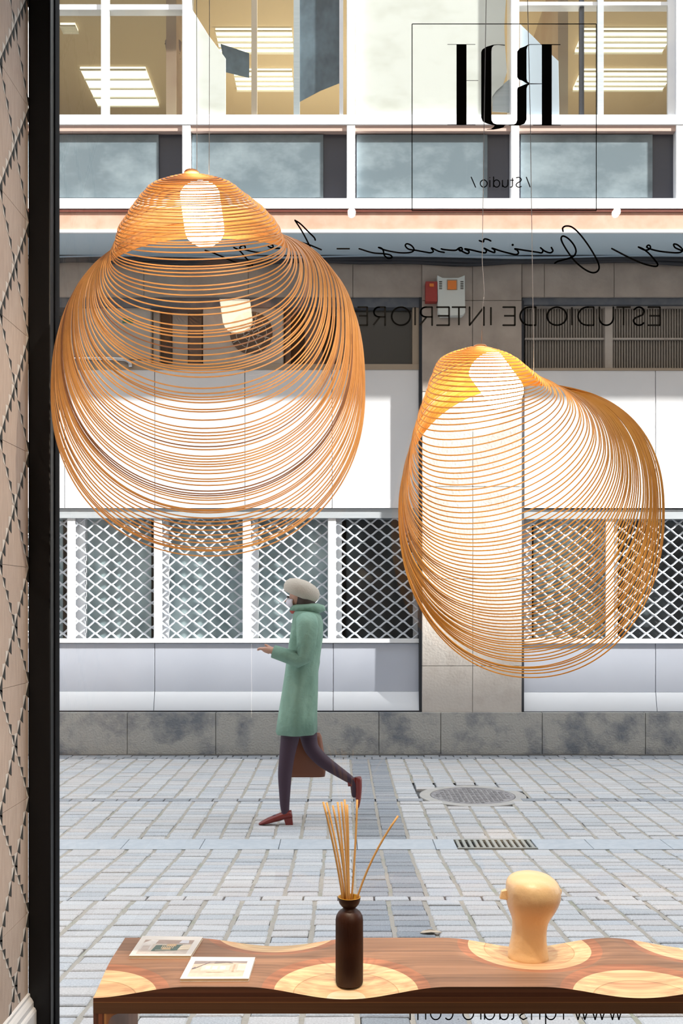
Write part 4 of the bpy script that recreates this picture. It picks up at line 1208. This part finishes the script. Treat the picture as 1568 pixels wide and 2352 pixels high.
# projecting upper floor
def ub(name, px0, px1, py0, py1, dY, dep, m, parent=bld, bevel=0, label=None):
    return fb(name, px0, px1, py0, py1, YU + dY, dep, m, parent, bevel, label)
zs = PZ(532, YU)
MB().box(PX(XL, YU), PX(XR, YU), YU + .012, 10.4, zs, zs + 0.06).build('soffit', M['soffit'], bld)
ub('edge_strip', XL, XR, 527, 534, -.012, 0.03, M['frame_white'])
ub('render_band', XL, XR, 486, 527.5, 0, 0.4, M['terracotta'])
ub('trim_strip', XL, XR, 479, 486, -.015, 0.3, M['redline'])
# cables under the soffit
for k, (y, r, m) in enumerate(((584, .014, 'cable'), (590, .020, 'cablepale'), (598, .026, 'cable'), (603, .020, 'cable'))):
    pts = [P(x, y + 3.0 * math.sin(x / 95.0 + k) + (2 if k == 3 else 0) * math.sin(x / 40.0), 9.90) for x in range(-1480, 3280, 40)]
    lab = {0: 'thin black cable highest of the bundle under the soffit', 1: 'pale grey conduit in the cable bundle under the soffit', 2: 'thick black cable under the pale conduit', 3: 'wavy black cable lowest of the bundle under the soffit'}[k]
    tag(MB().tube(pts, r, 7).build('cable', M[m], smooth=True), lab, 'cable', 'cables under the soffit')
# white window grid
bays = [(-1480, -1117), (-1100, -738), (-719, -359), (-340, 40), (59, 418), (437, 796), (815, 1173), (1192, 1552), (1571, 1930), (1950, 2310), (2330, 2690), (2710, 3070)]
ub('sill', XL, XR, 455, 479, -.024, 0.25, M['frame_white'], bevel=.004)
ub('transom', XL, XR, 263, 286, -.016, 0.2, M['frame_white'], bevel=.004)
ub('transom_underside', XL, XR, 286, 301, .0, 0.16, M['pinkstrip'])  # shade under the white transom put in as a pinkish strip
for (a, b), (c, d) in zip(bays[:-1], bays[1:]):
    ub('mullion', b, c, -80, 456, -.01, 0.22, M['frame_white'], bevel=.004)
ub('top_rail', XL, 418, 10, 22, .02, 0.1, M['frame_white'])
ub('top_rail', 1192, XR, 4, 12, .02, 0.1, M['frame_white'])
ub('header', XL, XR, -140, -60, -.01, 0.3, M['frame_white'])
for k, (a, b) in enumerate(bays):
    t = ub('spandrel_window', a, b, 300, 456, .07, 0.04, M['spandrel_dark'])
    ub('frosted_pane', a + 4, b - 54, 309, 453, .045, 0.02, M['spandrel'], parent=t)
# upper windows: glass and slender frames
for (x0, x1, dy, m) in ((232, 250, .01, 'frame_white'), (577, 590, .04, 'tanframe'), (674, 688, .04, 'steel'), (779, 788, .01, 'frame_white'), (1331, 1341, .04, 'spandrel_dark'), (1372, 1386, .01, 'steel'), (1534, 1550, .01, 'frame_white')):
    ub('sash_bar', x0, x1, -60, 265, dy, 0.04, M[m])
for (a, b) in bays:
    ub('window_pane', a, b, -60, 263, .03, 0.008, M['glass_far'])
# rooms behind: partitions, back wall, ceiling with fixtures
Zc_ = 7.72
MB().box(PX(XL, YU), PX(XR, YU), 9.5, 14.5, Zc_, Zc_ + .1).build('room_ceiling', M['ceil_tan'], bld)
MB().box(PX(XL, YU), PX(XR, YU), 13.5, 13.6, 4.9, Zc_).build('room_wall', M['wall_tan'], bld)
MB().box(PX(XL, YU), PX(XR, YU), 9.5, 14.5, 4.96, 5.1).build('room_floor', M['ceil_tan'], bld)
for px in (-400, 395, 1290, 2000):
    xw = PX(px, 9.6)
    MB().box(xw - .05, xw + .05, 9.55, 13.5, 5.1, Zc_).build('room_wall', M['wall_tan'], bld)
def light(px0, px1, y0, y1, label, skew=0):
    Ya, Yb = (Zc_ - CZ) * F / (HY - y0), (Zc_ - CZ) * F / (HY - y1)
    X0, X1 = PX(px0, (Ya + Yb) / 2), PX(px1, (Ya + Yb) / 2)
    t = thing('ceiling_light', ((X0 + X1) / 2, (Ya + Yb) / 2, Zc_), label, 'ceiling light', 'office ceiling lights across the street')
    MB().box(X0, X1, Ya, Yb, Zc_ - .03, Zc_ - .001).build('diffuser', M['panel_light'], t)
    mb = MB(); n_ = 4
    for k in range(n_ + 1):
        yq = Ya + (Yb - Ya) * k / n_
        mb.box(X0 - .005, X1 + .005, yq - .01, yq + .01, Zc_ - .045, Zc_ - .0305)
    mb.build('louvre', M['louvre'], t)
light(142, 176, 52, 68, 'small lit ceiling light at the far left of the office windows')
light(205, 350, 153, 238, 'large lit ceiling panel behind the leftmost office window')
light(500, 672, 64, 115, 'upper lit ceiling light behind the second office window')
light(540, 672, 157, 202, 'lower lit ceiling light behind the second office window')
light(1330, 1534, 64, 115, 'upper lit ceiling light behind the rightmost office window')
light(1325, 1534, 157, 202, 'lower lit ceiling light behind the rightmost office window')
def cloth(name, pts, dY, m, label, cat, fold=0.0, group=None):
    """hanging sheet with thickness; outline in facade pixels"""
    Yf = YU + dY
    xs_ = [p[0] for p in pts]
    mb = MB().prism([(PX(x, Yf), PZ(y, Yf)) for x, y in pts], 'y', Yf, Yf + 0.012)
    return tag(mb.build(name, m, bevel=.002), label, cat, group)
cloth('curtain', [(438, -40), (440, 20), (450, 35), (478, 80), (518, 134), (518, 264), (438, 264)], .040, M['blindwhite'], 'bright white drawn curtain with a slanting edge in the second office window', 'curtain')
cloth('roller_blind', [(688, -40), (780, -40), (780, 190), (735, 208), (688, 233)], .055, M['blinddark'], 'slate blue blind with slanting bottom edge in the second office window', 'blind')
cloth('roller_blind', [(506, 100), (572, 122), (572, 178), (518, 165)], .35, M['blinddark'], 'small dark blind fragment left of the slate blue blind', 'blind')
cloth('curtain', [(816, -40), (1164, -40), (1158, 60), (1160, 110), (1164, 165), (1155, 195), (1140, 208), (1130, 222), (1128, 264), (816, 264)], .055, M['blindwhite'], 'wide pale curtain with a curved right edge in the third office window', 'curtain')
cloth('curtain', [(1130, 212), (1172, 180), (1172, 258), (1130, 256)], .075, M['steel'], 'grey sheet standing for the shaded right part of the wide pale curtain', 'curtain')  # shade on the curtain's right part put in as a grey sheet
cloth('window_screen', [(1194, 55), (1215, 75), (1250, 110), (1282, 140), (1284, 264), (1194, 264)], .055, M['bluepane'], 'pale blue screen with a slanting top in the rightmost office window', 'screen')

# hanging plant seen in the left office window
t = thing('hanging_plant', (PX(395, 9.75), 9.75, PZ(220, 9.75)), 'dark trailing plant hanging inside the leftmost office window', 'plant')
rp = random.Random(2)
mb = MB().tube([P(398, 0, 9.75), P(399, 90, 9.75)], .004, 5); mb.build('cord', M['cable'], t)
MB().lathe([(0.02, 0), (0.075, .02), (0.085, .10), (0.07, .11)], 16, P(398, 120, 9.75)).build('pot', M['brownpanel'], t, smooth=True)
mb = MB()
for k in range(90):
    a = rp.uniform(0, 6.28); L = rp.uniform(0, 1)
    c = Vector(P(398 + rp.uniform(-14, 12) * (1 - .4 * L), 95 + L * 120, 9.75)) + Vector((0, rp.uniform(-.05, .05), 0))
    u = Vector((rp.uniform(-1, 1), rp.uniform(-1, 1), rp.uniform(-1, .3))).normalized() * .035
    v = Vector((rp.uniform(-1, 1), rp.uniform(-1, 1), rp.uniform(-1, 1))).cross(u).normalized() * .012
    mb.add([c - u, c + v, c + u, c - v], [(0, 1, 2, 3)])
mb.build('foliage', mat('dark_leaves', (0.07, 0.06, 0.045), .8), t)['kind'] = 'stuff'

# ================================================================== walking person
YP = 6.82
def W3(px, py, d=0.0):
    a = P(px, py, YP); return Vector((a[0], YP + d, a[2]))
sp = F / YP
nodes = {}
vs, es, rs = [], [], []
def nd(name, px, py, d, r, par=None, ry=None):
    nodes[name] = len(vs); vs.append(W3(px, py, d)); rs.append((r, ry or r))
    if par: es.append((nodes[par], nodes[name]))
nd('pelvis', 688, 1590, 0, .125)
nd('waist', 692, 1535, 0, .105, 'pelvis')
nd('chest', 698, 1465, 0, .125, 'waist')
nd('should', 703, 1425, 0, .105, 'chest')
nd('neck', 697, 1402, 0, .05, 'should')
nd('jaw', 688, 1388, 0, .062, 'neck')
nd('head', 686, 1369, 0, .083, 'jaw')
nd('crown', 688, 1353, 0, .062, 'head')
# near arm (towards the camera), forearm forward; far arm hanging with the bag
nd('shN', 706, 1428, -.16, .055, 'should'); nd('elN', 702, 1505, -.22, .04, 'shN'); nd('wrN', 632, 1494, -.20, .026, 'elN'); nd('paN', 616, 1489, -.20, .026, 'wrN')
nd('shF', 706, 1428, .16, .055, 'should'); nd('elF', 712, 1525, .20, .04, 'shF'); nd('wrF', 700, 1606, .20, .026, 'elF'); nd('paF', 697, 1630, .20, .026, 'wrF')
for i in range(4):
    dd = -.034 + .023 * i
    nd('fn%d' % i, 608, 1486 + abs(i - 1.5), -.20 + dd, .009, 'paN'); nd('fm%d' % i, 600, 1486 + (i == 3) * 1.5, -.20 + dd, .008, 'fn%d' % i); nd('ft%d' % i, 598 + (i == 3) * 2, 1491, -.20 + dd * .8, .007, 'fm%d' % i)
    nd('gn%d' % i, 695 + i * 2, 1640, .20 + dd * .4, .009, 'paF'); nd('gm%d' % i, 693 + i * 2, 1649, .20 + dd * .5, .008, 'gn%d' % i); nd('gt%d' % i, 697 + i * 1.5, 1653, .205 + dd * .4, .007, 'gm%d' % i)
nd('th1', 620, 1482, -.165, .010, 'wrN'); nd('th2', 611, 1478, -.16, .008, 'th1')
nd('ti1', 690, 1622, .17, .010, 'wrF'); nd('ti2', 688, 1634, .165, .008, 'ti1')
# legs: standing (near) and trailing (far)
nd('hipN', 680, 1615, -.075, .095, 'pelvis'); nd('knN', 660, 1732, -.075, .058, 'hipN'); nd('caN', 655, 1775, -.075, .053, 'knN'); nd('anN', 655, 1852, -.075, .034, 'caN'); nd('heN', 658, 1868, -.075, .032, 'anN'); nd('toN', 622, 1877, -.075, .028, 'heN')
nd('hipF', 695, 1615, .075, .095, 'pelvis'); nd('knF', 712, 1722, .075, .058, 'hipF'); nd('caF', 740, 1752, .075, .053, 'knF'); nd('anF', 800, 1792, .075, .034, 'caF'); nd('heF', 812, 1800, .075, .030, 'anF'); nd('toF', 816, 1838, .075, .026, 'heF')
me = bpy.data.meshes.new('body'); me.from_pydata([tuple(v) for v in vs], es, [])
for m_ in (M['tights'], M['skin']): me.materials.append(m_)
person = thing('person', W3(655, 1888), 'person in green coat walking left with a brown bag, cream hat and red shoes', 'person')
body = bpy.data.objects.new('body', me); COL.objects.link(body)
body.parent = person; body.matrix_parent_inverse = Matrix.Translation(-Vector(person.location))
sk = body.modifiers.new('skin', 'SKIN'); sk.use_smooth_shade = True
for i, r in enumerate(rs):
    body.data.skin_vertices[0].data[i].radius = r
body.data.skin_vertices[0].data[0].use_root = True
ss = body.modifiers.new('sub', 'SUBSURF'); ss.levels = 1; ss.render_levels = 2
# tights from the hips down, skin above: material chosen by height and side (procedural)
mt = bpy.data.materials.new('skin_and_tights'); mt.use_nodes = True
nt = mt.node_tree; b = nt.nodes['Principled BSDF']; b.inputs['Roughness'].default_value = .65
gn = nt.nodes.new('ShaderNodeNewGeometry'); sx = nt.nodes.new('ShaderNodeSeparateXYZ'); nt.links.new(gn.outputs['Position'], sx.inputs[0])
cmp_ = nt.nodes.new('ShaderNodeMath'); cmp_.operation = 'GREATER_THAN'; cmp_.inputs[1].default_value = W3(0, 1662).z
nt.links.new(sx.outputs['Z'], cmp_.inputs[0])
mx = nt.nodes.new('ShaderNodeMixRGB'); mx.inputs[1].default_value = (0.045, 0.02, 0.04, 1); mx.inputs[2].default_value = (0.62, 0.36, 0.27, 1)
nt.links.new(cmp_.outputs[0], mx.inputs[0]); nt.links.new(mx.outputs[0], b.inputs['Base Color'])
me.materials.clear(); me.materials.append(mt)

# coat
secs = [(1396, 696, 17, .075), (1404, 701, 27, .13), (1414, 705, 32, .185), (1430, 706, 36, .205), (1465, 703, 38, .19), (1505, 697, 38, .175), (1545, 692, 38, .175), (1590, 688, 41, .19), (1640, 683, 44, .205), (1682, 680, 47, .215)]
def loft(secs, seg=32, ph=0, wav=0.0, n=2.3):
    g = []
    for i, (py, cx, hw, dp) in enumerate(secs):
        row = []
        for k in range(seg):
            a = 2 * math.pi * k / seg
            cu_ = math.copysign(abs(math.cos(a)) ** (2 / n), math.cos(a)); su = math.copysign(abs(math.sin(a)) ** (2 / n), math.sin(a))
            f = 1 + wav * (i / len(secs)) * math.sin(a * 7 + ph)
            v = W3(cx + hw * cu_ * f, py, dp * su * f); row.append(tuple(v))
        g.append(row)
    return g
g = loft(secs, wav=.05)
mb = MB().grid(g, closed_v=True)
mb.f.append(tuple(range(32))); mb.mi.append(0)
coat = mb.build('coat', M['coat'], person, smooth=True)
so = coat.modifiers.new('sol', 'SOLIDIFY'); so.thickness = .008
for s, pts in ((-1, [(706, 1422, -.15), (708, 1440, -.20), (706, 1475, -.225), (701, 1506, -.225), (690, 1511, -.222), (660, 1502, -.212), (632, 1493, -.203)]),
               (1, [(706, 1422, .15), (708, 1440, .20), (711, 1480, .22), (713, 1525, .21), (708, 1560, .205), (701, 1604, .20)])):
    MB().tube([W3(*p) for p in pts], [.075, .078, .068, .062, .058, .050, .046][:len(pts)], 14).build('sleeve', M['coat'], person, smooth=True)
# hood folded on the shoulders, lapel, belt line
MB().lathe([(.085, -.02), (.13, 0.0), (.12, .035), (.075, .05)], 24, tuple(W3(706, 1402)), cap=False).build('collar', M['coat'], person, smooth=True)
# hat
hc = W3(692, 1358)
mb = MB().lathe([(.098, -.045), (.112, -.030), (.120, .0), (.116, .03), (.098, .055), (.066, .072), (.03, .080), (.003, .082)], 28, (0, 0, 0))
rot = Matrix.Rotation(math.radians(22), 3, 'Y')
mb.v = [tuple(hc + rot @ Vector((v[0] * 1.12, v[1], v[2]))) for v in mb.v]
mb.build('hat', M['hat'], person, smooth=True)
# face: eyes, nose, mask, hair at the nape, ears
for d in (-.034, .034):
    MB().lathe([(.002, -.008), (.009, -.004), (.010, 0), (.009, .004), (.002, .008)], 10, tuple(W3(661.5, 1371, d))).build('eye', M['eye'], person, smooth=True)
mb = MB(); a = W3(661, 1373); mb.add([a + Vector((0, -.010, 0)), a + Vector((0, .010, 0)), a + Vector((-.028, 0, -.030)), a + Vector((.012, 0, -.036)), a + Vector((0.01, 0, .012))], [(0, 2, 4), (1, 4, 2), (0, 3, 2), (1, 2, 3), (0, 4, 1, 3)])
mb.build('nose', M['skin'], person, smooth=True)
mb = MB()
g = []
for i, (py, r) in enumerate(((1376, .080), (1382, .088), (1389, .084), (1396, .066))):
    row = []
    for k in range(13):
        a = math.radians(180 - 62 + 124 * k / 12)
        c = W3(686, py); row.append((c.x + r * 1.05 * math.cos(a), c.y + r * .9 * math.sin(a), c.z))
    g.append(row)
o = mb.grid(g).build('face_mask', M['mask'], person, smooth=True); so = o.modifiers.new('sol', 'SOLIDIFY'); so.thickness = .004
mb = MB().lathe([(.03, -.07), (.07, -.06), (.092, -.02), (.092, .03), (.06, .06)], 20, tuple(W3(700, 1380)))
c0 = W3(700, 1380)
mb.v = [(c0.x + (v[0] - c0.x) * .8, v[1], v[2]) for v in mb.v]
mb.build('hair', M['hair'], person, smooth=True)
MB().tube([W3(693 + 20 * math.cos(a * math.pi / 10), 1399 - 3 * math.cos(a * math.pi / 10), .075 * math.sin(a * math.pi / 10)) for a in range(20)], .026, 8, closed=True).build('scarf', M['scarf'], person, smooth=True)
# shoes
def shoe(hx, hy, tx, ty, d, name='shoe'):
    H_, T_2 = W3(hx, hy, d), W3(tx, ty, d)
    ax = (T_2 - H_); L = ax.length; ax.normalize(); upv = Vector((-ax.z, 0, ax.x)) if ax.x < 0 else Vector((-ax.z, 0, ax.x))
    if upv.z < 0: upv = -upv
    prof = [(0, .030, .000, .052), (.10, .034, -.002, .055), (.30, .033, -.004, .050), (.50, .034, -.008, .042), (.70, .041, -.010, .032), (.86, .036, -.010, .020), (.97, .020, -.009, .010), (1.0, .006, -.008, .003)]
    g = []
    for f, w, lo, hi in prof:
        c = H_ + ax * (L * f)
        g.append([tuple(c + Vector((0, w * math.cos(2 * math.pi * k / 14), 0)) + upv * ((lo + hi) / 2 + (hi - lo) / 2 * math.sin(2 * math.pi * k / 14))) for k in range(14)])
    mb = MB().grid(g, closed_v=True)
    mb.f.append(tuple(range(14))); mb.mi.append(0)
    s = mb.build(name, M['shoe'], person, smooth=True)
    hc_ = H_ + ax * .03
    mb = MB()
    q = [hc_ + ax * a + Vector((0, b, 0)) for a, b in ((-.028, -.024), (.030, -.024), (.030, .024), (-.028, .024))]
    mb.add([tuple(p + upv * .004) for p in q] + [tuple(p - upv * .050 * 1.0 - (p - hc_) * .15) for p in q], [(0, 1, 2, 3), (7, 6, 5, 4), (0, 4, 5, 1), (1, 5, 6, 2), (2, 6, 7, 3), (3, 7, 4, 0)])
    mb.build('heel', M['shoe'], s)
    return s
shoe(673, 1872, 596, 1887, -.075)
shoe(813, 1790, 822, 1862, .075)
# hand-held bag: its own thing, hanging from the far hand
bagc = W3(697, 1740, .20)
bag = thing('handbag', tuple(W3(697, 1792, .20)), 'brown leather tote bag hanging from the hand of the person in green', 'bag')
pts = [(652, 1698), (738, 1690), (748, 1784), (640, 1798)]
mb = MB()
def bp(px, py, d): return tuple(W3(px, py, .20 + d))
prf = [(1692, -34, 36, .025), (1700, -38, 40, .045), (1740, -44, 46, .065), (1780, -48, 50, .070), (1794, -46, 48, .055)]
g = []
for py, l, r, dp in prf:
    row = []
    for k in range(28):
        a = 2 * math.pi * k / 28
        cu_ = math.copysign(abs(math.cos(a)) ** .45, math.cos(a)); su = math.copysign(abs(math.sin(a)) ** .6, math.sin(a))
        row.append(bp(697 + (r - l) / 2 * cu_ + (l + r) / 2, py, dp * su))
    g.append(row)
mb.grid(g, closed_v=True); n0 = len(mb.v)
mb.f.append(tuple(range(28))); mb.mi.append(0); mb.f.append(tuple(range(n0 - 28, n0))); mb.mi.append(0)
mb.build('bag_body', M['bag'], bag, smooth=True)
for d in (-.02, .02):
    MB().tube([bp(697 + 22 * math.cos(math.radians(a)), 1694 - 44 * math.sin(math.radians(a)), d * (1 - .6 * math.sin(math.radians(a)))) for a in range(0, 181, 15)], .006, 7).build('handle', M['bag'], bag, smooth=True)

# cans for the track spotlights over the bench and for three added fill spots
LAB = ['track spotlight above the left end of the bench', 'track spotlight above the diffuser', 'track spotlight above the carved head', 'track spotlight above the right end of the bench', 'added fill spot farthest back in the shop, turned on the wallpapered wall', 'added wide fill spot one row behind, toward the left', 'added wide fill spot one row behind, toward the right']
for (l_, a_, p_), lab in zip(SPOTS, LAB):
    t = thing('track_or_fill_spotlight', (l_[0], l_[1], 3.36), lab, 'spotlight', 'ceiling spotlights of the shop')
    ax = (Vector(a_) - Vector(l_)).normalized(); q = Vector((0, 0, -1)).rotation_difference(ax)
    mb = MB().lathe([(0.048, 0.0), (0.050, 0.02), (0.046, 0.05), (0.03, 0.07)], 20, cap=False)
    mb.v = [tuple(Vector(l_) + q @ Vector(v)) for v in mb.v]
    mb.build('can', M['black'], t, smooth=True)
    MB().tube([(l_[0], l_[1], 3.36), (l_[0], l_[1], 3.315)], 0.01, 8).build('stem', M['black'], t)
